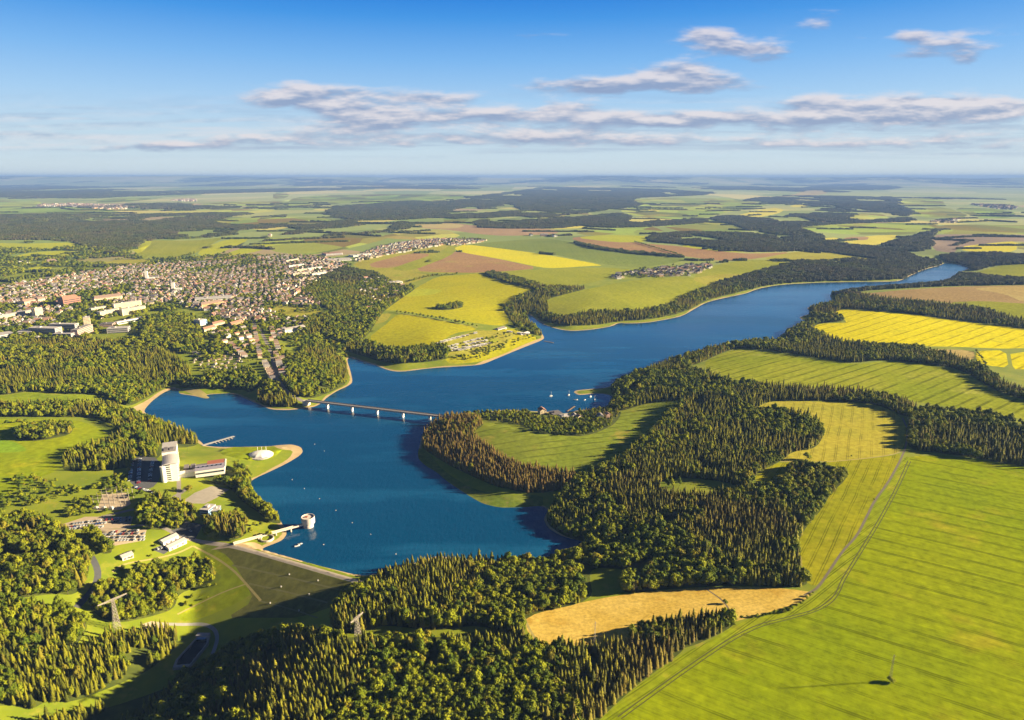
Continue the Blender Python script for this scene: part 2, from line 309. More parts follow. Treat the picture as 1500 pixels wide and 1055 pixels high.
# ------------------------------------------------------------------ woods: outline, share of broadleaf, spacing factor, words for the label
WOODS = [
 # far
 ('far',[(-250,316),(0,315),(100,314),(190,315),(240,314),(320,312),(385,312),(330,318),(310,327),(367,331),(470,330),(500,322),(560,324),(605,326),(605,334),(560,341),(500,345),(440,347),(400,345),(350,343),(300,349),(213,351),(190,367),(165,374),(140,368),(110,354),(40,351),(0,352),(-250,354)],.05),
 ('far',[(-250,283),(0,281),(110,279),(200,281),(330,278),(500,275),(540,277),(430,281),(330,283),(280,285),(190,288),(130,291),(60,290),(0,289),(-250,291)],.05),
 ('far',[(500,302),(540,300),(600,294),(650,297),(710,286),(760,280),(800,274),(850,275),(930,276),(1000,279),(1050,282),(1030,286),(985,288),(930,290),(920,294),(945,300),(900,306),(870,311),(820,316),(785,320),(760,316),(690,322),(640,319),(580,323),(500,321),(470,312)],.05),
 ('far',[(683,333),(700,322),(760,323),(850,319),(900,312),(925,316),(920,326),(860,329),(820,335),(740,335)],.05),
 ('far',[(1000,340),(1050,341),(1100,342),(1180,352),(1200,362),(1170,368),(1110,370),(1060,366),(1000,358),(945,354),(955,345)],.05),
 ('far',[(1040,322),(1060,315),(1110,319),(1140,322),(1180,309),(1240,306),(1260,312),(1235,322),(1270,324),(1330,318),(1340,325),(1250,327),(1160,333),(1205,345),(1205,353),(1160,346),(1100,340),(1080,330)],.05),
 ('far',[(1085,294),(1130,287),(1200,287),(1260,288),(1317,291),(1312,301),(1340,310),(1325,318),(1300,312),(1260,306),(1200,303),(1150,298)],.05),
 ('far',[(1160,278),(1200,272),(1260,270),(1330,274),(1290,279),(1220,278)],.05),
 ('far',[(840,325),(900,322),(960,325),(1030,320),(1040,326),(960,332),(900,334),(860,333)],.05),
 ('far',[(1140,345),(1200,353),(1255,360),(1290,362),(1320,367),(1345,378),(1377,384),(1378,387),(1352,394),(1332,403),(1318,411),(1308,402),(1270,391),(1220,381),(1300,382),(1207,369),(1175,366)],.05),
 ('far',[(1285,361),(1320,350),(1370,338),(1382,334),(1362,345),(1366,362),(1345,370),(1310,366)],.05),
 ('far',[(1375,374),(1400,372),(1480,370),(1650,371),(1650,386),(1473,387),(1440,393),(1425,398),(1420,391),(1400,385),(1385,384)],.05),
 ('far',[(1400,400),(1425,402),(1470,408),(1650,409),(1650,415),(1500,417),(1400,419),(1330,422),(1260,426),(1216,434),(1215,430),(1270,420),(1370,415),(1395,411)],.4),
 # north bank
 ('bank',[(805,463),(830,465),(867,457),(933,456),(977,450),(1000,435),(1037,421),(1060,413),(1093,403),(1140,391),(1180,382),(1270,390),(1318,400),(1317,410),(1253,411),(1200,412),(1143,415),(1110,421),(1073,431),(1037,439),(1000,459),(947,469),(903,471),(880,476),(830,478),(790,469),(783,458),(790,447),(802,440)],.35),
 ('bank',[(735,452),(753,437),(787,426),(800,420),(830,421),(863,422),(833,430),(802,438),(787,452),(772,462),(778,474),(796,492),(785,492),(755,480),(747,468)],.5),
 ('bank',[(707,400),(730,400),(770,411),(812,425),(800,428),(733,412)],.6),
 ('bank',[(505,507),(540,500),(556,508),(580,513),(610,511),(645,504),(660,515),(655,527),(600,533),(560,531),(530,521),(508,515)],.25),
 ('bank',[(500,390),(520,395),(550,400),(585,420),(612,421),(590,436),(563,455),(552,470),(540,490),(520,506),(498,505),(475,488),(440,490),(425,470),(470,465),(485,455),(440,435),(455,415),(480,400)],.75),
 ('bank',[(635,453),(650,449),(675,445),(680,450),(655,455)],.8),
 ('bank',[(835,353),(870,361),(920,369),(1003,376),(1000,378),(915,371),(860,363)],.8),
 # right bank
 ('bank',[(1145,496),(1167,474),(1190,468),(1180,453),(1205,446),(1232,442),(1235,452),(1220,459),(1240,471),(1200,473),(1187,482),(1207,491),(1233,501),(1293,507),(1350,510),(1396,521),(1400,530),(1350,533),(1293,517),(1200,500)],.3),
 ('bank',[(1232,428),(1260,431),(1283,435),(1333,441),(1377,444),(1433,452),(1460,459),(1500,470),(1650,494),(1650,502),(1500,481),(1400,469),(1333,459),(1267,454),(1233,452),(1220,443)],.3),
 ('bank',[(1000,520),(1033,508),(1077,498),(1140,499),(1187,500),(1233,503),(1293,509),(1345,513),(1393,524),(1430,533),(1460,556),(1500,575),(1650,605),(1650,616),(1500,586),(1457,572),(1430,555),(1400,539),(1350,532),(1293,527),(1253,532),(1227,529),(1133,514),(1083,509),(1057,517),(1030,530),(1000,540)],.3),
 ('bank',[(893,568),(930,546),(1000,522),(1000,540),(1030,546),(1077,563),(1167,568),(1267,574),(1335,590),(1345,602),(1330,613),(1283,591),(1200,587),(1127,587),(1100,602),(1080,590),(1040,580),(1003,586),(950,590),(905,604),(890,596),(900,582)],.55),
 ('bank',[(1330,620),(1345,600),(1420,605),(1500,622),(1650,650),(1650,700),(1500,684),(1400,666),(1328,660)],.6),
 # the headland
 ('headland spruce wood',[(619,640),(630,622),(645,612),(665,612),(690,612),(712,620),(692,634),(702,648),(718,658),(733,671),(760,684),(800,691),(845,698),(838,716),(800,722),(770,722),(725,713),(690,697),(660,683),(635,668),(617,655)],.04),
 ('village trees',[(655,612),(687,605),(708,604),(760,603),(800,605),(845,603),(880,598),(912,605),(900,622),(875,634),(850,640),(800,636),(780,633),(760,622),(720,616)],.85),
 # the central forest
 ('central forest',[(1003,586),(1040,578),(1080,586),(1098,603),(1150,603),(1195,612),(1209,635),(1195,657),(1160,662),(1145,675),(1105,695),(1098,720),(1060,705),(1000,700),(965,705),(965,722),(1010,728),(1060,726),(1105,718),(1150,705),(1150,690),(1170,683),(1200,690),(1237,692),(1240,702),(1217,723),(1203,747),(1180,773),(1168,797),(1170,835),(1186,856),(1160,861),(1100,858),(1033,859),(967,864),(915,871),(905,850),(950,840),(880,830),(862,838),(870,880),(767,902),(770,935),(700,915),(640,925),(560,915),(540,925),(495,930),(480,905),(500,880),(512,868),(545,860),(555,845),(600,830),(640,822),(690,824),(750,828),(800,824),(843,815),(862,797),(828,786),(806,772),(800,760),(808,742),(843,705),(867,695),(907,675),(933,655),(962,628),(975,610)],.42),
 ('bottom wood',[(40,1060),(150,1040),(240,1010),(290,985),(330,960),(362,940),(440,928),(500,935),(560,930),(640,935),(720,922),(770,938),(790,950),(880,948),(935,945),(1000,948),(1000,955),(940,998),(900,1033),(860,1072),(800,1250),(0,1250)],.42),
 ('field corner copse',[(918,945),(925,929),(985,913),(1020,906),(1060,905),(1081,911),(1060,926),(1010,949),(975,951)],.5),
 # left
 ('hillside wood',[(-250,500),(0,500),(60,502),(130,500),(200,503),(258,522),(276,537),(282,555),(268,565),(255,562),(235,572),(215,583),(190,596),(165,590),(155,578),(75,577),(48,572),(0,580),(-250,586)],.6),
 ('left belt',[(-250,602),(0,596),(60,592),(145,590),(165,594),(195,606),(215,614),(253,625),(268,632),(290,642),(290,652),(270,656),(245,656),(225,678),(195,684),(150,690),(110,690),(88,688),(103,661),(140,654),(167,642),(178,640),(172,625),(140,612),(107,611),(0,611),(-250,612)],.5),
 ('hedge clump',[(20,638),(35,627),(95,622),(108,627),(103,637),(60,646),(30,646)],.9),
 ('west wood',[(-250,765),(0,762),(60,757),(92,775),(120,795),(132,820),(128,850),(110,872),(75,870),(0,880),(-250,900)],.75),
 ('southwest wood',[(-250,920),(0,885),(70,890),(110,895),(130,915),(120,935),(72,1000),(72,1025),(45,1040),(0,1030),(-250,1090)],.55),  # lower edge extended: trees added over meadow to darken it in place of shade
 ('oak grove',[(165,858),(200,842),(250,830),(290,820),(312,827),(314,855),(262,868),(255,893),(215,905),(175,913),(145,905),(128,885),(138,862)],.97),
 ('spruce plantation',[(75,1002),(100,962),(150,936),(200,927),(258,920),(262,945),(240,964),(215,984),(170,1004),(110,1028),(72,1028)],.02),
 ('hotel wood',[(205,742),(240,728),(262,742),(285,748),(290,760),(275,775),(255,778),(215,775),(200,760)],.8),
 ('car park hedge',[(122,785),(140,780),(160,795),(165,810),(150,812),(128,795)],.95),
 ('shore grove',[(295,690),(330,682),(365,690),(372,715),(390,740),(410,755),(412,768),(395,765),(375,748),(355,735),(335,712),(300,706)],.95),
 ('office pines',[(292,770),(320,760),(345,752),(362,765),(358,788),(325,792),(300,785)],.4),
 ('town trees',[(285,520),(300,500),(285,470),(240,455),(210,480),(200,500),(260,518)],.9),
 ('bridgehead wood',[(375,588),(385,562),(402,560),(420,575),(450,585),(465,582),(490,572),(508,562),(510,545),(503,528),(475,500),(450,505),(430,530),(412,545),(410,575),(440,592),(420,597),(395,596)],.55),
 ('shore trees',[(258,568),(275,555),(300,562),(345,560),(362,570),(345,572),(300,568)],.95),
 ('suburb trees',[(300,548),(345,545),(365,540),(385,560),(365,578),(345,560),(300,560)],.9),
 ('edge trees',[(500,884),(520,868),(545,858),(548,866),(525,880),(505,892)],.95),
]
TOWN = [(-60,425),(0,420),(60,411),(150,395),(230,386),(330,384),(400,374),(470,376),(500,384),(520,390),(470,400),(445,425),(410,448),(330,452),(300,458),(250,442),(190,452),(150,460),(60,478),(0,484),(-60,488)]
# ------------------------------------------------------------------ materials
class NB:
    def __init__(s, mat): s.t = mat.node_tree; s.n = s.t.nodes; s.l = s.t.links
    def new(s, typ, **kw):
        n = s.n.new(typ)
        for k, v in kw.items(): setattr(n, k, v)
        return n
    def put(s, sock, v):
        if hasattr(v, 'is_output') or isinstance(v, bpy.types.NodeSocket): s.l.new(v, sock)
        else:
            if sock.type == 'RGBA' and len(v) == 3: v = (*v, 1)
            sock.default_value = v
    def math(s, op, a, b=None, c=None, clamp=False):
        n = s.new('ShaderNodeMath', operation=op, use_clamp=clamp)
        for i, v in enumerate((a,b,c)):
            if v is not None: s.put(n.inputs[i], v)
        return n.outputs[0]
    def vec(s, op, a, b=None):
        n = s.new('ShaderNodeVectorMath', operation=op)
        s.put(n.inputs[0], a)
        if b is not None: s.put(n.inputs[1], b)
        return n.outputs[1] if op in ('DOT_PRODUCT','LENGTH') else n.outputs[0]
    def noise(s, v, scale, detail=3, rough=.55, out=0):
        n = s.new('ShaderNodeTexNoise'); s.put(n.inputs['Vector'], v)
        n.inputs['Scale'].default_value = scale; n.inputs['Detail'].default_value = detail; n.inputs['Roughness'].default_value = rough
        return n.outputs[out]
    def mix(s, f, a, b, blend='MIX'):
        n = s.new('ShaderNodeMix', data_type='RGBA', blend_type=blend)
        s.put(n.inputs[0], f); s.put(n.inputs[6], a); s.put(n.inputs[7], b)
        return n.outputs[2]
    def ramp(s, f, lo, hi):
        n = s.new('ShaderNodeMapRange'); n.interpolation_type = 'SMOOTHSTEP'
        s.put(n.inputs[0], f); n.inputs[1].default_value = lo; n.inputs[2].default_value = hi
        return n.outputs[0]
    def new_sep(s, c):
        q = s.new('ShaderNodeSeparateColor'); s.put(q.inputs[0], c); return s.comb(q.outputs[1], q.outputs[1], q.outputs[1])
    def comb(s, x, y, z=0.):
        n = s.new('ShaderNodeCombineXYZ')
        for i, v in enumerate((x,y,z)): s.put(n.inputs[i], v)
        return n.outputs[0]
MATS = {}
def mat(name, fn, rough=.9, spec=.15):
    if name in MATS: return MATS[name]
    m = bpy.data.materials.new(name); m.use_nodes = True
    b = m.node_tree.nodes['Principled BSDF']; b.inputs['Roughness'].default_value = rough
    b.inputs['Specular IOR Level'].default_value = spec
    nb = NB(m); nb.bsdf = b
    nb.pos = nb.new('ShaderNodeNewGeometry').outputs['Position']
    c = fn(nb)
    if c is not None: nb.put(b.inputs['Base Color'], c)
    MATS[name] = m
    return m
def flat(name, col, var=.25, scale=.3, rough=.8, spec=.2):
    def fn(nb):
        n = nb.noise(nb.pos, scale, 4)
        return nb.mix(n, tuple(c*(1-var) for c in col), tuple(min(1,c*(1+var)) for c in col))
    return mat(name, fn, rough, spec)
def wdir(p, q):
    a = up1(*p); b = up1(*q); v = (b-a)[:2]; return v/np.hypot(*v)
def crop(name, A, B, dirv=(0.,1.), streak=.15, tram=0., tw=1.2, patch=.006, C=None, row=.25, fine=.12, parcel=0.):
    dx, dy = float(dirv[0]), float(dirv[1])
    def fn(nb):
        u = nb.vec('DOT_PRODUCT', nb.pos, (-dy, dx, 0)); v = nb.vec('DOT_PRODUCT', nb.pos, (dx, dy, 0))
        col = nb.mix(nb.ramp(nb.noise(nb.pos, patch, 5, .6), .32, .68), A, B)
        st = nb.noise(nb.comb(nb.math('MULTIPLY', u, row), nb.math('MULTIPLY', v, row*.018)), 1, 3, .6)
        st = nb.math('ADD', nb.math('MULTIPLY', st, .6), nb.math('MULTIPLY', nb.noise(nb.comb(nb.math('MULTIPLY', u, row*2.6), nb.math('MULTIPLY', v, row*.05)), 1, 2, .5), .4))
        st2 = nb.noise(nb.pos, fine, 4, .65)
        br = nb.math('ADD', nb.math('MULTIPLY', nb.math('SUBTRACT', st, .5), streak*5),
                     nb.math('MULTIPLY', nb.math('SUBTRACT', st2, .5), 1.3))
        if C is not None:
            col = nb.mix(nb.ramp(nb.noise(nb.pos, patch*2.3, 3, .6), .56, .74), col, C)
        col = nb.mix(1., col, nb.comb(*[nb.math('ADD', br, 1.)]*3), 'MULTIPLY')
        if parcel:
            vo = nb.new('ShaderNodeTexVoronoi', feature='F1'); vo.inputs['Scale'].default_value = parcel
            nb.put(vo.inputs['Vector'], nb.vec('ADD', nb.vec('MULTIPLY', nb.pos, (1.2,.75,0)), nb.vec('MULTIPLY', nb.noise(nb.pos, .0015, 2, out=1), (180,180,0))))
            col = nb.mix(1., col, nb.mix(.58, (1,1,1), nb.mix(.72, nb.mix(1., vo.outputs['Color'], (1.75,1.6,1.3), 'MULTIPLY'), nb.mix(1., nb.new_sep(vo.outputs['Color']), (1.7,1.6,1.25), 'MULTIPLY'))), 'MULTIPLY')
        if tram:
            wob = nb.math('MULTIPLY', nb.math('SUBTRACT', nb.noise(nb.comb(nb.math('MULTIPLY', v, .01), 0.), 1, 2), .5), 5.)
            fr = nb.math('FRACT', nb.math('DIVIDE', nb.math('ADD', u, wob), tram))
            d = nb.math('ABSOLUTE', nb.math('SUBTRACT', nb.math('MULTIPLY', nb.math('ABSOLUTE', nb.math('SUBTRACT', fr, .5)), tram), 1.1))
            t = nb.math('SUBTRACT', 1., nb.ramp(d, tw*.35, tw))
            t = nb.math('MULTIPLY', t, nb.ramp(nb.noise(nb.pos, .02, 3), .28, .6))
            col = nb.mix(nb.math('MULTIPLY', t, .62), col, tuple(c*.28 for c in A))
        return col
    return mat(name, fn, 1., 0.)
UP = (0., 1.)
d_near = wdir((1060,960),(1333,1055)); d_b = wdir((1185,855),(1262,690)); d_wheat = wdir((1180,668),(1200,592))
d_gm = wdir((1190,560),(1280,532)); d_rape = wdir((1330,505),(1420,475))
crop('green_near', (.240,.278,.002), (.190,.245,.002), d_near, .24, 26, 1.25, .006, (.30,.285,.012), .35)
crop('green_head', (.215,.27,.006), (.26,.285,.01), wdir((980,990),(1060,935)), .22, 9, .8, .012, (.30,.29,.02), .5)
crop('green_b', (.24,.25,.006), (.31,.29,.010), d_b, .12, 12, .7, .012, (.34,.30,.02), .5)
crop('wheat', (.40,.34,.04), (.32,.30,.035), d_wheat, .10, 15, .8, .01, None, .5)
crop('green_mid', (.21,.25,.012), (.28,.29,.022), d_gm, .22, 24, 2.2, .006, (.33,.33,.05), .12)
crop('green_pen', (.18,.225,.022), (.23,.26,.03), wdir((740,680),(880,660)), .10, 20, 1.2, .01, (.33,.27,.05), .25)
crop('straw', (.50,.335,.060), (.60,.42,.10), wdir((790,940),(1080,870)), .13, 0, 1, .02, (.46,.28,.045), .6, .3)
crop('green_left', (.24,.27,.006), (.20,.25,.006), UP, .05, 0, 1, .01, (.30,.30,.01), .1)
crop('bright_left', (.18,.29,.012), (.2,.3,.02), UP, .04, 0, 1, .01)
crop('rape', (.64,.55,.004), (.58,.51,.006), d_rape, .10, 34, 2.2, .008, (.42,.40,.02), .06)
crop('rape_mid', (.55,.48,.010), (.50,.46,.015), UP, .04, 0, 1, .005, None, .05)
crop('rape_far', (.55,.48,.03), (.5,.45,.03), UP, .05, 0, 1, .005, None, .05)
crop('brown_r', (.30,.205,.085), (.34,.24,.10), wdir((1300,440),(1480,425)), .06, 0, 1, .004, None, .04)
crop('brown', (.29,.17,.085), (.33,.205,.09), wdir((600,390),(780,385)), .06, 0, 1, .003, (.30,.24,.07), .04)
crop('tan_r', (.38,.28,.10), (.42,.33,.12), UP, .05, 0, 1, .006, None, .05)
crop('mid_y', (.38,.38,.015), (.33,.35,.02), UP, .06, 0, 1, .006, None, .05)
crop('mid_o', (.28,.25,.03), (.32,.30,.04), UP, .06, 0, 1, .006, (.25,.27,.02), .05)
crop('mid_g', (.225,.245,.02), (.27,.275,.024), wdir((640,420),(720,470)), .10, 0, 1, .004, None, .04)
crop('mid_gg', (.16,.205,.04), (.19,.225,.045), UP, .06, 0, 1, .003, None, .03)
crop('mid_yg', (.36,.325,.006), (.32,.305,.008), wdir((600,500),(690,480)), .06, 0, 1, .005, None, .05)
crop('mid_yg2', (.22,.26,.012), (.16,.21,.014), UP, .06, 0, 1, .02, None, .2)
crop('shore', (.12,.17,.02), (.17,.19,.03), UP, .05, 0, 1, .03, (.22,.18,.06), .2)
crop('shaded_dam_grass', (.125,.125,.03), (.15,.145,.035), UP, .05, 0, 1, .03, None, .15)  # darker than the other grass: the slope's shade is put into its colour
crop('lawn', (.24,.275,.008), (.19,.24,.010), UP, .05, 0, 1, .03, (.30,.29,.012), .2)
for k, A in dict(far_a=(.20,.25,.05), far_b=(.25,.29,.06), far_c=(.32,.33,.08), far_y=(.50,.44,.07), far_br=(.30,.20,.11),
                 far_t=(.36,.29,.12), far_p=(.25,.19,.14)).items():
    crop(k, A, tuple(c*1.15 for c in A), UP, .06, 0, 1, .002, None, .02, .12, .0026 if k in ('far_a','far_b','far_c') else 0)
flat('sand', (.46,.33,.17), .25, .12, .95)
flat('concrete', (.46,.38,.29), .15, .3)
flat('asphalt', (.085,.085,.09), .2, .4)
flat('asphalt_l', (.23,.20,.17), .2, .3)
flat('gravel', (.40,.31,.21), .2, .3)
flat('plaza', (.28,.245,.20), .2, .2)
flat('pave', (.30,.28,.25), .2, .3)
flat('track', (.16,.13,.09), .3, .3)
flat('track_l', (.36,.29,.10), .25, .2)
flat('berm', (.165,.155,.05), .25, .2)
flat('tram', (.085,.085,.018), .3, .2)
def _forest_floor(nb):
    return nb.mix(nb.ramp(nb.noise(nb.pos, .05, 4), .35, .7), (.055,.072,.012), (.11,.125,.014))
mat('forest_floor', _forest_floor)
def _town_floor(nb):
    c = nb.mix(nb.ramp(nb.noise(nb.pos, .03, 4), .4, .6), (.06,.085,.015), (.14,.17,.03))
    return nb.mix(nb.ramp(nb.noise(nb.pos, .025, 2), .56, .62), c, (.16,.14,.12))
mat('town_floor', _town_floor)
def _ground(nb):
    g = nb.mix(nb.ramp(nb.noise(nb.pos, .02, 5, .6), .35, .65), (.15,.195,.010), (.225,.25,.012))
    g = nb.mix(nb.ramp(nb.noise(nb.pos, .06, 4, .6), .55, .75), g, (.27,.25,.03))
    vo = nb.new('ShaderNodeTexVoronoi', feature='F1'); nb.put(vo.inputs['Vector'], nb.vec('MULTIPLY', nb.vec('ADD', nb.pos, nb.vec('MULTIPLY', nb.noise(nb.pos, .0012, 2, out=1), (260,260,0))), (1,1,0)))
    vo.inputs['Scale'].default_value = .0019
    rnd = nb.new('ShaderNodeSeparateColor'); nb.put(rnd.inputs[0], vo.outputs['Color'])
    cr = nb.new('ShaderNodeValToRGB'); nb.put(cr.inputs[0], rnd.outputs[0])
    e = cr.color_ramp; e.interpolation = 'CONSTANT'
    cols = [(0,(.20,.25,.05)),(.22,(.26,.30,.07)),(.42,(.16,.20,.045)),(.55,(.32,.33,.09)),(.7,(.19,.25,.05)),(.83,(.48,.42,.09)),(.9,(.33,.25,.13)),(.95,(.24,.29,.07))]
    e.elements[0].color = (*cols[0][1],1); e.elements[1].position = cols[1][0]; e.elements[1].color = (*cols[1][1],1)
    for p, c in cols[2:]:
        k = e.elements.new(p); k.color = (*c,1)
    sep = nb.new('ShaderNodeSeparateXYZ'); nb.put(sep.inputs[0], nb.pos)
    far = nb.ramp(sep.outputs[1], 2700., 3600.)
    vo2 = nb.new('ShaderNodeTexVoronoi', feature='F1'); nb.put(vo2.inputs['Vector'], nb.vec('ADD', nb.vec('MULTIPLY', nb.pos, (1,.42,0)), nb.vec('MULTIPLY', nb.noise(nb.pos, .0003, 3, out=1), (900,900,0))))
    vo2.inputs['Scale'].default_value = .00075
    sp2 = nb.new('ShaderNodeSeparateColor'); nb.put(sp2.inputs[0], vo2.outputs['Color'])
    cr2 = nb.new('ShaderNodeValToRGB'); nb.put(cr2.inputs[0], sp2.outputs[0]); cr2.color_ramp.interpolation = 'CONSTANT'; e2 = cr2.color_ramp.elements
    c2 = [(0,(.27,.32,.10)),(.25,(.36,.38,.14)),(.45,(.22,.28,.08)),(.6,(.46,.44,.20)),(.75,(.30,.34,.10)),(.9,(.52,.46,.16))]
    e2[0].color = (*c2[0][1],1); e2[1].position = c2[1][0]; e2[1].color = (*c2[1][1],1)
    for p, c in c2[2:]:
        k = e2.new(p); k.color = (*c,1)
    g = nb.mix(far, g, nb.mix(nb.ramp(sep.outputs[1], 9000., 13000.), cr.outputs[0], cr2.outputs[0]))
    at = nb.new('ShaderNodeAttribute', attribute_name='shore')
    w = nb.math('ADD', at.outputs['Fac'], nb.math('MULTIPLY', nb.math('SUBTRACT', nb.noise(nb.pos, .018, 5), .5), 15.))
    return nb.mix(nb.ramp(w, 5.5, 3.0), g, nb.mix(nb.noise(nb.pos, .2, 3), (.40,.29,.14), (.50,.37,.2)))
mat('ground', _ground)
def _water(nb):
    b = nb.bsdf; b.inputs['Roughness'].default_value = .08; b.inputs['IOR'].default_value = 1.33; b.inputs['Specular IOR Level'].default_value = .5
    p = nb.pos
    st = nb.noise(nb.vec('MULTIPLY', p, (.0016,.006,0)), 1, 4, .6)
    c = nb.mix(nb.ramp(nb.noise(nb.vec('MULTIPLY', nb.vec('ADD', p, nb.vec('MULTIPLY', nb.noise(p, .004, 3, out=1), (60,60,0))), (.0022,.011,0)), 1, 5, .65), .46, .66), (.001,.053,.135), (.007,.084,.190))
    bu = nb.new('ShaderNodeBump'); bu.inputs['Strength'].default_value = .35; bu.inputs['Distance'].default_value = 1.
    nb.put(bu.inputs['Height'], nb.math('ADD', nb.noise(nb.vec('MULTIPLY', p, (.25,.12,.25)), 1, 3, .6), nb.noise(p, .06, 2)))
    nb.l.new(bu.outputs[0], b.inputs['Normal'])
    nb.put(b.inputs['Roughness'], nb.math('ADD', .10, nb.math('MULTIPLY', nb.ramp(st, .45, .6), .12)))
    return c
mat('water', _water)

# ------------------------------------------------------------------ mesh helpers
def link(o, parent=None):
    COL.objects.link(o)
    if parent is not None: o.parent = parent
    return o
def mesh_obj(name, verts, faces, m, parent=None, smooth=False, mi=None):
    me = bpy.data.meshes.new(name)
    me.from_pydata([tuple(v) for v in verts], [], [tuple(f) for f in faces])
    for k in (m if isinstance(m, (list,tuple)) else [m]): me.materials.append(MATS[k] if isinstance(k, str) else k)
    if mi is not None: me.polygons.foreach_set('material_index', mi)
    if smooth: me.polygons.foreach_set('use_smooth', [True]*len(me.polygons))
    me.update()
    return link(bpy.data.objects.new(name, me), parent)
def tag(o, label, cat, group=None):
    o['label'] = label; o['category'] = cat
    if group: o['group'] = group
    return o
def empty(name, loc, rz=0.):
    o = bpy.data.objects.new(name, None); o.location = tuple(float(v) for v in loc); o.rotation_euler = (0,0,rz); o.empty_display_size = 2
    return link(o)
def copy_tree(o, parent=None):
    c = o.copy(); COL.objects.link(c)
    if parent is not None: c.parent = parent
    for ch in KIDS.get(o.name, ()): copy_tree(ch, c)
    return c
KIDS = {}
def reg(o):                                   # remember children once, so copying stays fast
    KIDS[o.name] = list(o.children)
    for c in o.children: reg(c)

# ------------------------------------------------------------------ ground sheet: one triangulation split along every outline
pts = []; edges = []
def add_loop(P, closed=True):
    b = len(pts); n = len(P)
    pts.extend([tuple(p) for p in P])
    edges.extend([(b+i, b+(i+1) % n) for i in range(n if closed else n-1)])
add_loop(LAKEW)
for nm, m, P in Z: add_loop(P)
WPOLY = [(w[0], wpoly(w[1], 2), w[2]) for w in WOODS]
for w in WPOLY: add_loop(w[1])
TOWNW = wpoly(TOWN, 1); add_loop(TOWNW)
rows = np.concatenate([np.arange(266.0,300,1.1), np.arange(300,420,3.), np.arange(420,1120,7.), np.arange(1120,1500,30.)])
g = []
for r_ in rows:
    xs = np.arange(-500, 2010, 11 if r_ > 330 else 14)
    X, Y = at_z(xs + RNG.uniform(-3,3,xs.shape), np.full(xs.shape, r_) + RNG.uniform(-.3,.3,xs.shape))
    g.append(np.stack([X,Y],1))
g = np.vstack(g); g = g[(np.hypot(g[:,0],g[:,1]) < 46000)]
far = np.array([(46000*math.sin(a), 46000*math.cos(a)) for a in np.linspace(-.95,.95,260)])
ring = np.array([(r*math.sin(a), r*math.cos(a)-100) for r in (180,320,600,1200,2500) for a in np.linspace(-math.pi,math.pi,40) if abs(a) > .75 or r < 200])
dl, il = np.full(len(g), 99.), np.zeros(len(g), bool)
nn = np.hypot(g[:,0],g[:,1]) < 9000
dl[nn], il[nn] = dlake(g[nn,0], g[nn,1])
g = np.vstack([g[(dl > 3) & ~il], far, ring])
off = []
for k, (p, q) in enumerate(zip(LAKEW, np.roll(LAKEW,-1,0))):
    t = q-p; L = np.hypot(*t)+1e-9; nrm = np.array([t[1],-t[0]])/L
    for dd in (5., 11., 22.):
        for s_ in (1,-1): off.append((p+q)/2 + nrm*dd*s_)
off = np.array(off); d_o, i_o = dlake(off[:,0], off[:,1]); off = off[(~i_o) & (d_o > 4)]
dam_g = np.array([D0+DU*s_+DN*q_ for s_ in np.arange(-60,DL+34,5.) for q_ in (-7,-3.5,-3,0,3,3.5,8,15,25,40,60,80,100)])
i_d = inpoly(dam_g[:,0], dam_g[:,1], LAKEW); dam_g = dam_g[~i_d]
pts.extend([tuple(p) for p in np.vstack([g, off, dam_g])])
res = delaunay_2d_cdt([Vector((float(a),float(b))) for a,b in pts], edges, [], 0, 0.02, False)
V2 = np.array([(v.x,v.y) for v in res[0]]); T = np.array([tuple(f) for f in res[2]], int)
del res
VZ, VD, VI = height(V2[:,0], V2[:,1], True)
C2 = V2[T].mean(1)
zid = np.full(len(T), -1)
lake_f = inpoly(C2[:,0], C2[:,1], LAKEW)
NW = 1000
for k, w in enumerate(WPOLY):
    if w[0] != 'far': zid[inpoly(C2[:,0], C2[:,1], w[1])] = NW
zid[inpoly(C2[:,0], C2[:,1], TOWNW)] = NW+1
for k, (nm, m, P) in enumerate(Z):
    msk = inpoly(C2[:,0], C2[:,1], P)
    if nm in ('crop_field','meadow'): msk &= zid != NW
    zid[msk] = k
zid[lake_f] = NW+2
shore_v = np.where(VI, 0, VD)
onlake = np.zeros(len(V2), bool); onlake[np.unique(T[lake_f])] = True
VZ = np.where(onlake, 0.0, VZ); shore_v = np.where(onlake, 0.0, shore_v)
V3 = np.column_stack([V2, VZ])
def submesh(name, sel, m):
    f = T[sel]; u, inv = np.unique(f, return_inverse=True); f = inv.reshape(-1,3)
    me = bpy.data.meshes.new(name)
    me.vertices.add(len(u)); me.vertices.foreach_set('co', V3[u].ravel())
    me.loops.add(f.size); me.loops.foreach_set('vertex_index', f.ravel())
    me.polygons.add(len(f)); me.polygons.foreach_set('loop_start', np.arange(0,f.size,3)); me.polygons.foreach_set('loop_total', np.full(len(f),3))
    me.polygons.foreach_set('use_smooth', np.ones(len(f), bool))
    if name == 'ground':
        at = me.attributes.new('shore','FLOAT','POINT'); at.data.foreach_set('value', np.minimum(shore_v[u],100).astype(np.float32))
    me.materials.append(MATS[m]); me.update(calc_edges=True); me.validate()
    o = link(bpy.data.objects.new(name, me)); o['kind'] = 'structure'
    return o
submesh('ground', zid == -1, 'ground')
submesh('forest_floor', zid == NW, 'forest_floor')
submesh('town_ground', zid == NW+1, 'town_floor')
submesh('water', zid == NW+2, 'water')
for k, (nm, m, P) in enumerate(Z):
    s_ = zid == k
    if s_.any(): submesh(nm, s_, m)
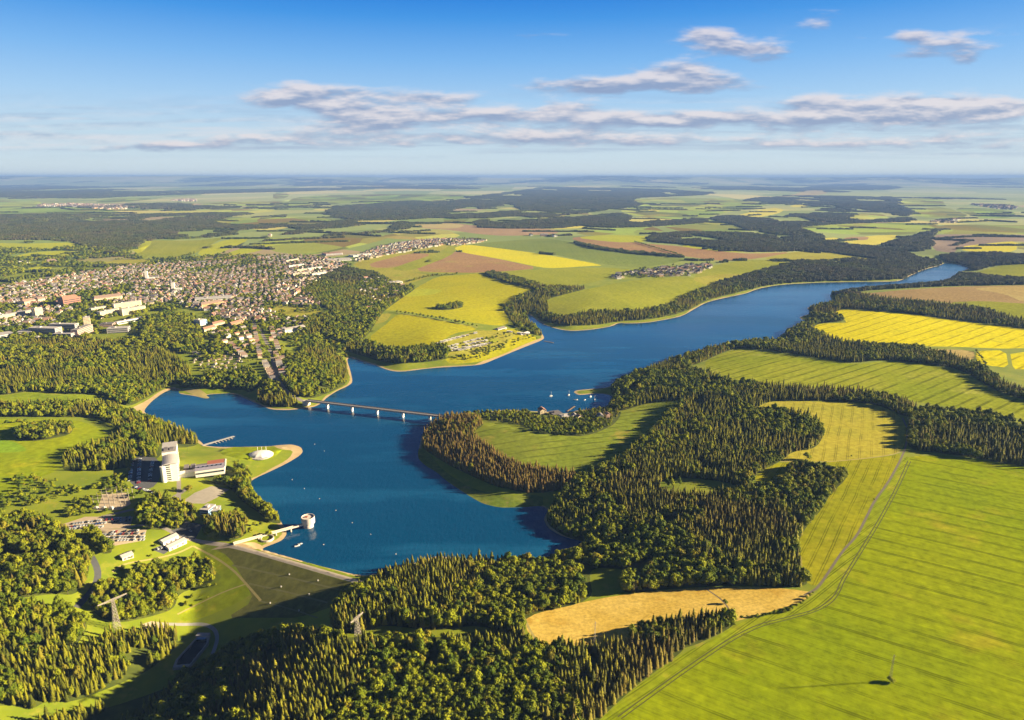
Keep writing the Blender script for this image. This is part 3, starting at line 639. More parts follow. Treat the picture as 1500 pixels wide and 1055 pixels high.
# ------------------------------------------------------------------ trees
def _leaf(name, dark, lite, warm):
    def fn(nb):
        oi = nb.new('ShaderNodeObjectInfo'); r1 = oi.outputs['Random']
        at = nb.new('ShaderNodeAttribute', attribute_name='tint', attribute_type='INSTANCER')
        c = nb.mix(nb.ramp(r1, .05, .95), dark, lite)
        c = nb.mix(at.outputs['Fac'], c, warm)
        tc = nb.new('ShaderNodeTexCoord').outputs['Object']
        n = nb.noise(tc, 7., 3)
        c = nb.mix(1., c, nb.comb(*[nb.math('ADD', .55, nb.math('MULTIPLY', n, .9))]*3), 'MULTIPLY')
        b = nb.bsdf
        tr = nb.new('ShaderNodeBsdfTranslucent'); nb.put(tr.inputs[0], nb.mix(1., c, (1.25,1.2,.6), 'MULTIPLY'))
        ms = nb.new('ShaderNodeMixShader'); ms.inputs[0].default_value = .12
        out = nb.n['Material Output']; nb.put(b.inputs['Base Color'], c)
        nb.l.new(b.outputs[0], ms.inputs[1]); nb.l.new(tr.outputs[0], ms.inputs[2]); nb.l.new(ms.outputs[0], out.inputs[0])
        return None
    return mat(name, fn, .75, .12)
_leaf('spruce_needles', (.072,.082,.007), (.215,.205,.009), (.185,.115,.030))
_leaf('broad_leaves', (.070,.105,.004), (.220,.235,.005), (.21,.14,.014))
_leaf('shaded_far_needles', (.036,.044,.010), (.070,.070,.012), (.09,.062,.03))  # same spruce, darkened: self-shadow the clump meshes lack is put into the colour
_leaf('shaded_far_leaves', (.045,.065,.008), (.10,.112,.008), (.10,.08,.02))  # broadleaf clumps likewise: shade between crowns is put into the leaf colour
flat('bark', (.10,.07,.045), .3, 2.)

def spruce_mesh(k, low=False):
    rg = random.Random(100+k); V = []; Fc = []
    nw = 6 if low else 11; nb_ = 6 if low else 9
    h0 = rg.uniform(.12,.22)
    for i in range(nw):
        f = i/(nw-1); z = h0 + (.97-h0)*f
        rad = (.18*(1-f)**.62 + .02) * rg.uniform(.85,1.12)
        nbr = max(4, int(nb_*(1-f*.45))); a0 = rg.uniform(0,6.28)
        for j in range(nbr):
            a = a0 + 6.283*j/nbr + rg.uniform(-.25,.25); r = rad*rg.uniform(.72,1.18); wd = r*.46+.008
            dz = -r*rg.uniform(.25,.6); c, s = math.cos(a), math.sin(a)
            b = len(V)
            V += [(0,0,z+.05), (c*r*.55-s*wd, s*r*.55+c*wd, z+dz*.45), (c*r, s*r, z+dz), (c*r*.55+s*wd, s*r*.55-c*wd, z+dz*.45)]
            Fc += [(b,b+1,b+2),(b,b+2,b+3)]
    b = len(V); n = 7
    for j in range(n): V.append((.10*math.cos(6.283*j/n), .10*math.sin(6.283*j/n), h0-.02))
    V.append((0,0,1.0)); Fc += [(b+j, b+(j+1)%n, b+n) for j in range(n)]
    return V, Fc
def broad_mesh(k, low=False):
    rg = random.Random(300+k); V = []; Fc = []
    lobes = [(0,0,.62,.30,.30)]
    for i in range(7):
        a = i*6.283/7+rg.uniform(-.4,.4); rr = rg.uniform(.15,.27)
        lobes.append((rr*math.cos(a), rr*math.sin(a), rg.uniform(.36,.74), rg.uniform(.15,.24), rg.uniform(.13,.22)))
    lobes.append((rg.uniform(-.08,.08), rg.uniform(-.08,.08), .84, .17, .15))
    per = 16 if low else 46
    for (x,y,z,r,rz) in lobes:
        for i in range(int(per*(r/.2)**1.3)):
            t = rg.uniform(-.75,1); ph = rg.uniform(0,6.283); q = math.sqrt(max(0,1-t*t)); e = rg.uniform(.8,1.12)
            n = Vector((q*math.cos(ph), q*math.sin(ph), t)); p = Vector((x+n.x*r*e, y+n.y*r*e, z+n.z*rz*e))
            n = (n + Vector((rg.uniform(-.42,.42),rg.uniform(-.42,.42),rg.uniform(-.25,.45)))).normalized()
            t1 = n.orthogonal().normalized(); t2 = n.cross(t1); w = rg.uniform(.035,.065)*(1.6 if low else 1)
            an = rg.uniform(0,3.14); d1 = (t1*math.cos(an)+t2*math.sin(an))*w; d2 = (t2*math.cos(an)-t1*math.sin(an))*w*.7
            b = len(V); V += [p-d1, p-d2, p+d1, p+d2]; Fc.append((b,b+1,b+2,b+3))
        bm = bmesh.new(); bmesh.ops.create_icosphere(bm, subdivisions=1, radius=1)
        b = len(V)
        for v in bm.verts: V.append((x+v.co.x*r*.78, y+v.co.y*r*.78, z+v.co.z*rz*.78))
        Fc += [tuple(b+v.index for v in f.verts) for f in bm.faces]; bm.free()
    return [tuple(v) for v in V], Fc
def clump_mesh(k):
    """a patch of wood seen from far off: many tops in one low mesh"""
    rg = random.Random(500+k); V = []; Fc = []
    for i in range(26):
        a = rg.uniform(0,6.283); rr = math.sqrt(rg.random())*.56; x, y = rr*math.cos(a), rr*math.sin(a); h = rg.uniform(.72,1.05); r = rg.uniform(.11,.17)
        b = len(V); n = 5
        for j in range(n): V.append((x+r*math.cos(6.283*j/n+a), y+r*math.sin(6.283*j/n+a), h*.42))
        for j in range(n): V.append((x+r*.62*math.cos(6.283*j/n+a), y+r*.62*math.sin(6.283*j/n+a), h*.8))
        V.append((x,y,h))
        Fc += [(b+j, b+(j+1)%n, b+n+(j+1)%n, b+n+j) for j in range(n)] + [(b+n+j, b+n+(j+1)%n, b+2*n) for j in range(n)]
        for j in range(n): V.append((x+r*.9*math.cos(6.283*j/n+a), y+r*.9*math.sin(6.283*j/n+a), 0))
        Fc += [(b+j, b+2*n+1+j, b+2*n+1+(j+1)%n, b+(j+1)%n) for j in range(n)]
    return V, Fc
def trunk_mesh():
    V = []; Fc = []; n = 6
    for i, (z, r) in enumerate(((-.03,.022),(.2,.016),(.55,.010),(.85,.004))):
        for j in range(n): V.append((r*math.cos(6.283*j/n), r*math.sin(6.283*j/n), z))
        if i: Fc += [((i-1)*n+j, (i-1)*n+(j+1)%n, i*n+(j+1)%n, i*n+j) for j in range(n)]
    return V, Fc
def make_mesh(nm, VF, mats, mi=None, smooth=False):
    me = bpy.data.meshes.new(nm); me.from_pydata(VF[0], [], VF[1])
    for m in mats: me.materials.append(MATS[m])
    if mi is not None: me.polygons.foreach_set('material_index', mi)
    if smooth: me.polygons.foreach_set('use_smooth', [True]*len(me.polygons))
    me.update(); return me
NV = 5
SPR = [make_mesh('spruce_crown', spruce_mesh(k), ['spruce_needles']) for k in range(NV)]
BRO = [make_mesh('broadleaf_crown', broad_mesh(k), ['broad_leaves']) for k in range(NV)]
TRK = make_mesh('trunk', trunk_mesh(), ['bark'])
def kinds(name, meshes):
    c = bpy.data.collections.new(name)
    for i, me in enumerate(meshes): c.objects.link(bpy.data.objects.new('%s %02d' % (name, i), me))
    return c
def merged(me_c):
    V = [tuple(v.co) for v in me_c.vertices]; Fc = [tuple(p.vertices) for p in me_c.polygons]; b = len(V)
    tv, tf = trunk_mesh(); return V+tv, Fc+[tuple(q+b for q in f) for f in tf], [0]*len(Fc)+[1]*len(tf)
def tree_kind(nm, crowns, leaf):
    out = []
    for me in crowns:
        V, Fc, mi = merged(me); out.append(make_mesh(nm, (V,Fc), [leaf,'bark'], mi))
    return kinds(nm, out)
K_SPR = tree_kind('spruce kinds', SPR, 'spruce_needles'); K_BRO = tree_kind('broadleaf kinds', BRO, 'broad_leaves')
K_CLS = kinds('spruce clump kinds', [make_mesh('clump', clump_mesh(k), ['shaded_far_needles']) for k in range(4)])
K_CLB = kinds('broadleaf clump kinds', [make_mesh('clump', clump_mesh(k+9), ['shaded_far_leaves']) for k in range(4)])
def scatter_obj(name, coll, pos, rot, scl, kind, tint=None):
    me = bpy.data.meshes.new(name); n = len(pos)
    me.vertices.add(n); me.vertices.foreach_set('co', np.asarray(pos, np.float32).ravel())
    def att(k, typ, key, val): me.attributes.new(k, typ, 'POINT').data.foreach_set(key, np.ascontiguousarray(val).ravel())
    att('rot','FLOAT_VECTOR','vector', np.column_stack([np.zeros(n),np.zeros(n),rot]).astype(np.float32))
    att('scl','FLOAT_VECTOR','vector', np.asarray(scl,np.float32)); att('sort','INT','value', np.asarray(kind,np.int32))
    att('tint','FLOAT','value', np.asarray(tint if tint is not None else np.zeros(n),np.float32))
    o = link(bpy.data.objects.new(name, me)); o['kind'] = 'stuff'
    ng = bpy.data.node_groups.new(name, 'GeometryNodeTree')
    ng.interface.new_socket('Geometry', in_out='INPUT', socket_type='NodeSocketGeometry'); ng.interface.new_socket('Geometry', in_out='OUTPUT', socket_type='NodeSocketGeometry')
    N = ng.nodes; gi = N.new('NodeGroupInput'); go = N.new('NodeGroupOutput'); ip = N.new('GeometryNodeInstanceOnPoints'); ci = N.new('GeometryNodeCollectionInfo')
    ci.inputs['Collection'].default_value = coll; ci.inputs['Separate Children'].default_value = True; ci.inputs['Reset Children'].default_value = True
    def na(k, typ):
        q = N.new('GeometryNodeInputNamedAttribute'); q.data_type = typ; q.inputs['Name'].default_value = k
        return [s for s in q.outputs if s.enabled and s.name == 'Attribute'][0]
    L = ng.links; L.new(gi.outputs[0], ip.inputs['Points']); L.new(ci.outputs[0], ip.inputs['Instance']); ip.inputs['Pick Instance'].default_value = True
    L.new(na('sort','INT'), ip.inputs['Instance Index']); L.new(na('rot','FLOAT_VECTOR'), ip.inputs['Rotation']); L.new(na('scl','FLOAT_VECTOR'), ip.inputs['Scale'])
    L.new(ip.outputs[0], go.inputs[0])
    md = o.modifiers.new('scatter','NODES'); md.node_group = ng
    return o

# sample the woods
def grid_in(P, sp):
    x0,y0 = P.min(0); x1,y1 = P.max(0)
    nx, ny = int((x1-x0)/sp)+2, int((y1-y0)/sp)+2
    X, Y = np.meshgrid(x0+np.arange(nx)*sp, y0+np.arange(ny)*sp)
    X = X + (np.arange(ny)%2)[:,None]*sp*.5
    X = (X+RNG.uniform(-.38,.38,X.shape)*sp).ravel(); Y = (Y+RNG.uniform(-.38,.38,Y.shape)*sp).ravel()
    m = inpoly(X, Y, P); return X[m], Y[m]
tx, ty, tw, tb, tcl = [], [], [], [], []        # x, y, wood index, broadleaf?, clump size
BANDS = [(0,950,4.1,0),(950,1700,5.6,0),(1700,2600,8.,0),(2600,4200,15.,15.),(4200,6500,30,34.),(6500,11000,55,66.),(11000,60000,110,130.)]
for k, (nm, P, br) in enumerate(WPOLY):
    for (a, b, sp, cl) in BANDS:
        Dm = np.hypot(P[:,0],P[:,1])
        if Dm.max() < a or Dm.min() > b: continue
        sp_ = sp*(.92 if nm in ('spruce plantation','headland spruce wood') else 1.25 if nm in ('oak grove','hotel grounds trees','village trees','shore trees') and not cl else 1.)
        X, Y = grid_in(P, sp_); D = np.hypot(X,Y); m = (D>=a)&(D<b)
        X, Y = X[m], Y[m]
        mixn = fbm(X/85, Y/85, 31+k)
        if not cl:
            gp = (vnoise(X/16, Y/16, 7+k) > (.02 if nm in ('spruce plantation','headland spruce wood','field corner copse') else .13)) & ((fbm(X/45, Y/45, 9+k) > .24)); X, Y, mixn = X[gp], Y[gp], mixn[gp]
        if nm == 'far' and a >= 4200:
            gp = fbm(X/520+k, Y/1250, 15) > .36; X, Y, mixn = X[gp], Y[gp], mixn[gp]
        q = np.clip(br*1.05 + (mixn-.5)*4.6*(4*br*(1-br)), 0, 1)
        tx.append(X); ty.append(Y); tw.append(np.full(X.shape, k)); tb.append(RNG.random(X.shape) < q); tcl.append(np.full(X.shape, float(cl)))
# loose bushes and single trees: (outline, count per hectare, tall)
LOOSE = [([(0,690),(60,700),(130,690),(188,690),(188,740),(150,745),(95,765),(20,775),(0,765)], 120, 5.5),
 ([(0,755),(60,735),(140,700),(187,700),(187,720),(140,735),(60,770),(0,775)], 90, 5),
 ([(255,838),(300,835),(340,860),(300,885),(258,905)], 60, 4.5),
 ([(205,800),(235,790),(240,815),(285,812),(275,835),(200,840),(165,835),(170,815)], 40, 4),
 ([(150,690),(200,685),(190,730),(150,760),(110,765),(100,745)], 70, 5),
 ([(290,800),(330,765),(405,770),(395,790),(350,800)], 25, 6),
 ([(640,512),(760,482),(800,492),(740,520),(690,530),(650,520)], 22, 6),
 ([(700,716),(760,722),(795,722),(790,738),(740,738)], 10, 6),
 ([(1100,700),(1150,676),(1240,690),(1215,720),(1110,715)], 6, 9),
 ([(0,470),(60,478),(150,460),(285,470),(285,520),(130,500),(0,500)], 75, 11),
 ([(285,465),(340,455),(445,440),(500,470),(510,540),(470,560),(400,545),(380,510),(300,540)], 85, 9),
 ([(280,520),(300,500),(380,505),(388,545),(300,550)], 40, 6),
 ([(0,352),(190,368),(330,372),(400,374),(330,384),(150,394),(0,418)], 45, 12),
 ([(505,388),(600,365),(670,350),(720,352),(660,358),(560,380)], 22, 11),
 ([(900,405),(930,395),(1000,388),(1050,385),(1010,405),(960,408)], 22, 9),
 ([(250,700),(262,715),(300,705),(330,712),(262,745),(245,735),(205,745),(188,725),(240,715)], 40, 7),
 ([(655,526),(690,514),(738,505),(740,513),(705,524),(675,530)], 90, 6),
 ([(310,690),(330,681),(372,669),(395,673),(422,667),(405,682),(385,692),(368,700),(335,706)], 110, 7),
 ([(330,452),(410,450),(445,428),(470,465),(420,470),(350,472),(300,470),(285,462)], 60, 8),
 ([(180,455),(245,445),(290,462),(288,480),(240,470),(190,470)], 110, 10)]
for (P, per, tall) in LOOSE:
    w = wpoly(P, 1); X, Y = grid_in(w, 100/math.sqrt(per)); f = fbm(X/60, Y/60, 91) > (.5 if per in (45,) else .44 if per >= 75 else .42)
    X, Y = X[f], Y[f]
    if tall >= 9:
        o_ = np.ones(X.shape, bool)
        for nm, m_, P_ in Z:
            if nm == 'crop_field': o_ &= ~inpoly(X, Y, P_)
        X, Y = X[o_], Y[o_]
    tx.append(X); ty.append(Y); tw.append(np.full(X.shape, -tall)); tb.append(np.ones(X.shape,bool)); tcl.append(np.zeros(X.shape))
tX, tY = grid_in(TOWNW, 14.5); 
tx.append(tX); ty.append(tY); tw.append(np.full(tX.shape,-10)); tb.append(np.ones(tX.shape,bool)); tcl.append(np.zeros(tX.shape))
# hedges, avenues and single trees along lines of photo pixels: (line, spacing m, tall)
LINES = [([(583,458),(640,467),(700,479)],14,8),([(1430,514),(1444,536)],9,5),([(0,622),(45,617)],8,6),([(600,413),(630,405),(672,402)],9,9),
 ([(320,772),(300,760)],7,8),([(960,935),(1000,915)],6,8),([(1083,905),(1150,897),(1180,880),(1193,870)],6,3),([(1106,905),(1165,893)],7,3),([(930,355),(1000,375)],10,8),
 ([(258,640),(292,642)],6,9),([(560,705),(640,700)],9,6) ,([(345,655),(392,653)],9,4),([(428,664),(438,658)],6,3),([(1240,447),(1330,452)],8,9)]
LINES.pop(10)
for (P, sp, tall) in LINES:
    L = unproj(*densify(np.array(P,float), 3, False).T)[:, :2]; seg = np.hypot(*np.diff(L,axis=0).T); cum = np.concatenate([[0],np.cumsum(seg)])
    s_ = np.arange(0, cum[-1], sp); X = np.interp(s_, cum, L[:,0])+RNG.uniform(-1.5,1.5,s_.shape); Y = np.interp(s_, cum, L[:,1])+RNG.uniform(-1.5,1.5,s_.shape)
    tx.append(X); ty.append(Y); tw.append(np.full(X.shape,-tall)); tb.append(np.ones(X.shape,bool)); tcl.append(np.zeros(X.shape))
# hedges between the far fields
hr = np.random.default_rng(5)
for _ in range(260):
    d_ = hr.uniform(3000,10500); a_ = hr.uniform(-.68,.68); x0, y0 = d_*math.sin(a_), d_*math.cos(a_); L_ = hr.uniform(120,620); th = hr.normal(0,.45)
    s_ = np.arange(0,L_,14.); X = x0+s_*math.cos(th)+hr.normal(0,3,s_.shape); Y = y0+s_*math.sin(th)+hr.normal(0,3,s_.shape)
    o_ = np.ones(X.shape,bool)
    for nm, m_, P_ in Z:
        if nm == 'crop_field' and m_ in ('rape_mid','brown','mid_gg','mid_g','mid_yg','brown_r','rape','green_mid'): o_ &= ~inpoly(X,Y,P_)
    X, Y = X[o_], Y[o_]
    tx.append(X); ty.append(Y); tw.append(np.full(X.shape,0)); tb.append(np.full(X.shape,hr.random()<.5)); tcl.append(np.full(X.shape,hr.uniform(15,26)))
# far woods nobody traced
for (d0, d1, sp) in ((8500,14000,75.),(14000,24000,130.),(24000,45000,300.)):
    n_ = int(1.45*(d1*d1-d0*d0)/2/sp/sp*1.0)
    rr = np.sqrt(RNG.uniform(d0*d0, d1*d1, n_)); aa = RNG.uniform(-.75,.75,n_); X, Y = rr*np.sin(aa), rr*np.cos(aa)
    f = (fbm(X/1500+5, Y/1100, 77)*.6+fbm(X/5200, Y/2600, 78)*.4 > .60) if d0 < 14000 else (fbm(X/3800+5, Y/7500, 77)*.75+fbm(X/1600, Y/3000, 78)*.25 > .52)
    X, Y = X[f], Y[f]; ok = np.ones(X.shape, bool)
    for nm, m, P in Z:
        if nm == 'crop_field' and np.hypot(P[:,0],P[:,1]).max() > d0: ok &= ~inpoly(X, Y, P)
    X, Y = X[ok], Y[ok]
    tx.append(X); ty.append(Y); tw.append(np.full(X.shape, 0)); tb.append(np.zeros(X.shape,bool)); tcl.append(np.full(X.shape, sp*1.25))
tx, ty, tw, tb, tcl = map(np.concatenate, (tx,ty,tw,tb,tcl))
# keep trees off the lake, roads, yards and buildings
D = np.hypot(tx,ty); keep = np.ones(tx.shape, bool)
nr = D < 9000; dd, ii = dlake(tx[nr], ty[nr]); keep[nr] &= ~ii & (dd > np.where(tcl[nr] > 0, 6, 3.5))
for nm, m, P in Z:
    if nm in ('road','dam_road','car_park','yard','farm_track','beach') or nm == 'path': keep &= ~inpoly(tx, ty, P)
CLEAR = [wpoly(P,1) for P in ([(975,703),(1000,698),(1045,704),(1062,716),(1040,726),(1005,726),(975,718)],[(845,838),(880,832),(905,842),(900,868),(870,878),(850,862)],
   [(500,938),(540,925),(640,921),(720,926),(765,938),(700,940),(600,938),(540,944)],[(245,1000),(258,975),(290,930),(330,905),(365,905),(360,935),(320,960),(285,985)],
   [(150,872),(162,862),(170,885),(158,890)],[(228,650),(262,650),(318,655),(318,700),(262,712),(232,712)],[(288,736),(325,736),(325,758),(290,758)],[(232,785),(275,780),(278,812),(235,815)],
   [(362,650),(400,650),(402,672),(365,672)],[(770,590),(850,592),(845,612),(775,612)])]
for P in CLEAR: keep &= ~inpoly(tx, ty, P)
keep &= ~((pdist(tx,ty,VAL,False) < 16) & (D < 720))
keep &= ~inpoly(tx, ty, POND)
def houses_clear(): pass
# ------------------------------------------------------------------ building blocks
class MB:
    def __init__(s): s.V = []; s.F = []
    def box(s, x0,y0,z0,x1,y1,z1):
        b = len(s.V); s.V += [(x,y,z) for z in (z0,z1) for x,y in ((x0,y0),(x1,y0),(x1,y1),(x0,y1))]
        s.F += [(b,b+3,b+2,b+1),(b+4,b+5,b+6,b+7)] + [(b+i,b+(i+1)%4,b+4+(i+1)%4,b+4+i) for i in range(4)]; return s
    def prism(s, P, z0, z1):                       # a plan outline extruded upwards
        b = len(s.V); n = len(P); s.V += [(x,y,z0) for x,y in P]+[(x,y,z1) for x,y in P]
        s.F += [tuple(range(b+n-1,b-1,-1)), tuple(range(b+n,b+2*n))]+[(b+i,b+(i+1)%n,b+n+(i+1)%n,b+n+i) for i in range(n)]; return s
    def side(s, P, y0, y1):                        # a section in x-z run along y
        b = len(s.V); n = len(P); s.V += [(x,y0,z) for x,z in P]+[(x,y1,z) for x,z in P]
        s.F += [tuple(range(b,b+n)), tuple(range(b+2*n-1,b+n-1,-1))]+[(b+i,b+n+i,b+n+(i+1)%n,b+(i+1)%n) for i in range(n)]; return s
    def bar(s, p, q, r, n=4, r2=None):
        p = Vector(p); q = Vector(q); d = (q-p).normalized(); a = d.orthogonal().normalized(); c = d.cross(a); b = len(s.V); r2 = r if r2 is None else r2
        for e, rr in ((p,r),(q,r2)):
            for j in range(n): s.V.append(tuple(e+(a*math.cos(6.2832*j/n+.785)+c*math.sin(6.2832*j/n+.785))*rr))
        s.F += [tuple(range(b+n-1,b-1,-1)), tuple(range(b+n,b+2*n))]+[(b+j,b+(j+1)%n,b+n+(j+1)%n,b+n+j) for j in range(n)]; return s
    def lathe(s, prof, n=28, cap=True):
        b = len(s.V); m = len(prof)
        for r, z in prof: s.V += [(r*math.cos(6.28319*j/n), r*math.sin(6.28319*j/n), z) for j in range(n)]
        for i in range(m-1): s.F += [(b+i*n+j, b+i*n+(j+1)%n, b+(i+1)*n+(j+1)%n, b+(i+1)*n+j) for j in range(n)]
        if cap: s.F += [tuple(range(b+n-1,b-1,-1)), tuple(range(b+(m-1)*n, b+m*n))]
        return s
    def build(s, name, m, parent=None, smooth=False): return mesh_obj(name, s.V, s.F, m, parent, smooth)
for k, c in dict(wall_cream=(.68,.55,.36), wall_white=(.74,.69,.60), wall_ochre=(.52,.33,.15), wall_grey=(.38,.34,.33), wall_rose=(.46,.30,.24), wall_brick=(.30,.14,.095),
    roof_red=(.30,.155,.105), roof_brown=(.23,.155,.12), roof_slate=(.16,.14,.14), roof_grey=(.27,.24,.22), roof_light=(.44,.40,.37), concrete_p=(.56,.48,.40),
    metal=(.36,.31,.25), white_paint=(.74,.70,.64), red_deck=(.35,.12,.07), lilac_roof=(.30,.27,.33), wood=(.26,.17,.09), blue_wall=(.20,.32,.48), dark_wall=(.10,.085,.075), deck_road=(.20,.18,.18)).items():
    flat(k, c, .12, .25, .75)
def _glass(nb): nb.bsdf.inputs['Roughness'].default_value = .12; return (.03,.04,.05)
mat('glass', _glass, .12, .5)
def _basin(nb): nb.bsdf.inputs['Roughness'].default_value = .05; nb.bsdf.inputs['Specular IOR Level'].default_value = .12; return (.004,.004,.012)
mat('basin_water', _basin, .05, .5)
for k, c in dict(car_white=(.72,.72,.72), car_silver=(.42,.43,.45), car_black=(.03,.03,.035), car_red=(.35,.03,.025), car_blue=(.05,.09,.26)).items():
    def _f(nb, c=c): nb.bsdf.inputs['Metallic'].default_value = .1; return c
    mat(k, _f, .3, .5)
flat('tyre', (.02,.02,.02), .1)

# ---------------------------------------------------------------- houses
WALLS = ['wall_cream','wall_white','wall_ochre','wall_grey','wall_rose']; WN = dict(wall_cream='cream', wall_white='white', wall_ochre='ochre', wall_grey='grey', wall_rose='rose')
ROOFS = ['roof_red','roof_brown','roof_slate','roof_grey']; RN = dict(roof_red='red', roof_brown='brown', roof_slate='slate', roof_grey='pale grey')
def house_parts():
    w = MB(); L, D_, e, r = 5.5, 4.5, 6.2, 9.0
    w.side([(-D_,-2.5),(D_,-2.5),(D_,e),(0,r),(-D_,e)], -L, L)
    rf = MB(); o, t = .5, .3; sl = (r-e)/D_
    for s in (1,-1):
        P = [(0,r+.05),(s*(D_+o), e-o*sl+.05),(s*(D_+o), e-o*sl+.05+t),(0,r+.05+t)]
        rf.side(P if s > 0 else P[::-1], -L-.4, L+.4)
    ch = MB().box(-1.6,1.2,e,-.9,1.9,r+1.1)
    wi = [MB().box(D_-.05,y-.6,z,D_+.05,y+.6,z+1.3) for y in (-3.2,0,3.2) for z in (1.1,3.7)] + [MB().box(x-.6,-L-.05,z,x+.6,-L+.05,z+1.3) for x in (-2.2,2.2) for z in (1.1,3.7)]
    return w, rf, ch, wi
HW, HR, HC, HWI = house_parts()
HP = {}
def house_proto(wm, rm):
    if (wm,rm) in HP: return HP[(wm,rm)]
    e = empty('house', (0,0,0))
    HW.build('wall', wm, e); r = HR.build('roof', rm, e); HC.build('chimney', 'roof_brown', r)
    for q in HWI: q.build('window', 'glass', e)
    reg(e); HP[(wm,rm)] = e
    return e
houses = []       # x, y, z, rz, (sx,sy,sz), wall, roof, area
taken = []
def put_house(x, y, rz, s, area, wall=None, roof=None):
    houses.append([x, y, None, rz, s, wall or random.choices(WALLS,[5,4,1,1.3,1])[0], roof or random.choices(ROOFS,[1.3,3.4,2.0,1.2])[0], area])
def house_grid(P, sx, sy, ang, dens, area, size=(1,1,1), jit=.15, nz=120.):
    w = wpoly(P, 1); c = w.mean(0); ca, sa = math.cos(ang), math.sin(ang)
    loc = np.column_stack([(w[:,0]-c[0])*ca+(w[:,1]-c[1])*sa, -(w[:,0]-c[0])*sa+(w[:,1]-c[1])*ca])
    x0,y0 = loc.min(0); x1,y1 = loc.max(0)
    gx, gy = np.meshgrid(np.arange(x0,x1,sx), np.arange(y0,y1,sy)); gx = (gx+RNG.uniform(-jit,jit,gx.shape)*sx).ravel(); gy = (gy+RNG.uniform(-jit,jit,gy.shape)*sy).ravel()
    X = c[0]+gx*ca-gy*sa; Y = c[1]+gx*sa+gy*ca
    m = inpoly(X, Y, w) & (fbm(X/nz, Y/nz, 55) < .28+dens*.5)
    for x, y in zip(X[m], Y[m]):
        k = random.uniform(.9,1.25)
        put_house(float(x), float(y), ang + random.choice((0,0,0,math.pi/2)) + random.uniform(-.12,.12), (size[0]*k*random.uniform(.9,1.1), size[1]*k*random.uniform(.85,1.5), size[2]*k), area)
def house_row(A, B, sp, area, face, size=(1,1,1), drop=.08):
    L = unproj(*densify(np.array([A,B],float), 3, False).T)[:, :2]; t = L[-1]-L[0]; n = int(np.hypot(*t)/sp); a = math.atan2(t[1],t[0])
    for i in range(n+1):
        if random.random() < drop: continue
        p = L[0]+t*(i/max(1,n)); k = random.uniform(.9,1.1)
        put_house(float(p[0]), float(p[1]), a+face+random.uniform(-.06,.06), (size[0]*k,size[1]*k,size[2]*k), area)
house_row((371,472),(381,524),21,'on the west side of the straight street',0,(.85,.85,.95),.15); house_row((386,529),(400,557),17,'at the lower end of the straight street',0)
house_row((393,483),(404,520),21,'on the east side of the straight street',0,(.85,.85,.95),.15); house_row((405,523),(415,555),17,'above the bridgehead wood',0)
house_row((398,483),(410,520),21,'on the east side of the straight street',0,(.9,.9,.9)); house_row((412,523),(421,553),22,'above the bridgehead wood',0,(.9,.9,.9),.35)
for i in range(6):
    house_row((302+i*9,486+i*5.5),(352+i*4,477+i*6),19,'in the housing estate below the old town',math.pi/2,(1,1.15,1),.12)
house_row((338,505),(358,523),13,'in the terrace row beside the estate',0,(.8,1,.8),.05)
for i in range(3):
    house_row((404+i*3,482+i*5),(448-i*2,469+i*6),20,'beside the small yellow field',math.pi/2,(.95,1.1,.95),.15)
house_grid([(283,515),(320,512),(352,522),(358,541),(338,548),(300,548),(280,532)],15,17,.2,1.0,'in the allotment gardens by the inlet',(.42,.5,.36),.3)
house_grid(TOWN,21,19.5,.35,.72,'in the old town',(1.0,1.1,1.0),.18,170.)
house_grid([(180,440),(210,410),(260,398),(330,402),(380,412),(400,440),(330,450),(250,440)],19,18,.2,.7,'in the old town',(1.0,1.15,1.0),.15)
house_grid([(300,462),(330,453),(410,449),(450,428),(476,448),(440,472),(350,475)],20,19,.1,.62,'on the slope below the old town')
house_grid([(440,385),(480,378),(505,392),(480,402),(445,424),(420,440),(390,430),(420,400)],22,21,-.3,.75,'at the east end of the town')
house_grid([(530,373),(560,360),(620,351),(668,350),(722,351),(690,358),(640,362),(600,368),(560,380),(515,386)],26,24,.4,.9,'in the village beyond the brown field',(1.2,1.3,1))
house_grid([(893,405),(930,398),(1000,388),(1052,388),(1040,398),(1010,405),(960,405),(900,411)],24,23,.2,.85,'in the hamlet above the north shore',(1.2,1.3,1))
house_grid([(520,400),(560,410),(600,420),(575,440),(548,462),(520,455),(530,430)],40,36,.6,.7,'among the trees west of the green field')
house_grid([(50,300),(120,298),(190,302),(205,306),(120,308),(60,305)],65,60,.2,.75,'in a far village',(2.2,2.6,1.4))
for P in ([(240,294),(285,291),(290,296)],[(520,291),(545,289),(540,296)],[(1355,326),(1405,321),(1405,327)],[(1405,298),(1495,302),(1480,309)],[(850,349),(760,343),(770,346)],[(1200,340),(1250,336),(1250,342)],[(380,345),(400,344),(400,348)]):
    house_grid(P,60,55,.2,.9,'in a far village',(2,2.4,1.4))
for (px,py,rz,s,w_,r_) in ((794,606,.3,1.25,'wall_cream','roof_red'),(841,612,.2,.9,'wall_white','roof_grey'),(848,614,.4,.9,'wall_cream','roof_brown'),(870,612,.2,1,'wall_rose','roof_brown'),(879,613,.1,1,'wall_white','roof_slate'),(890,611,.3,.9,'wall_rose','roof_brown')):
    p = up1(px,py); put_house(p[0],p[1],rz,(s,s,s),'in the lakeside hamlet on the headland',w_,r_)
H = np.array([(h[0],h[1]) for h in houses]); hd, hi = dlake(H[:,0],H[:,1]); ok = ~hi & (hd > 12)
for nm, m, P in Z:
    if nm in ('road','crop_field'): ok &= ~inpoly(H[:,0],H[:,1],P)

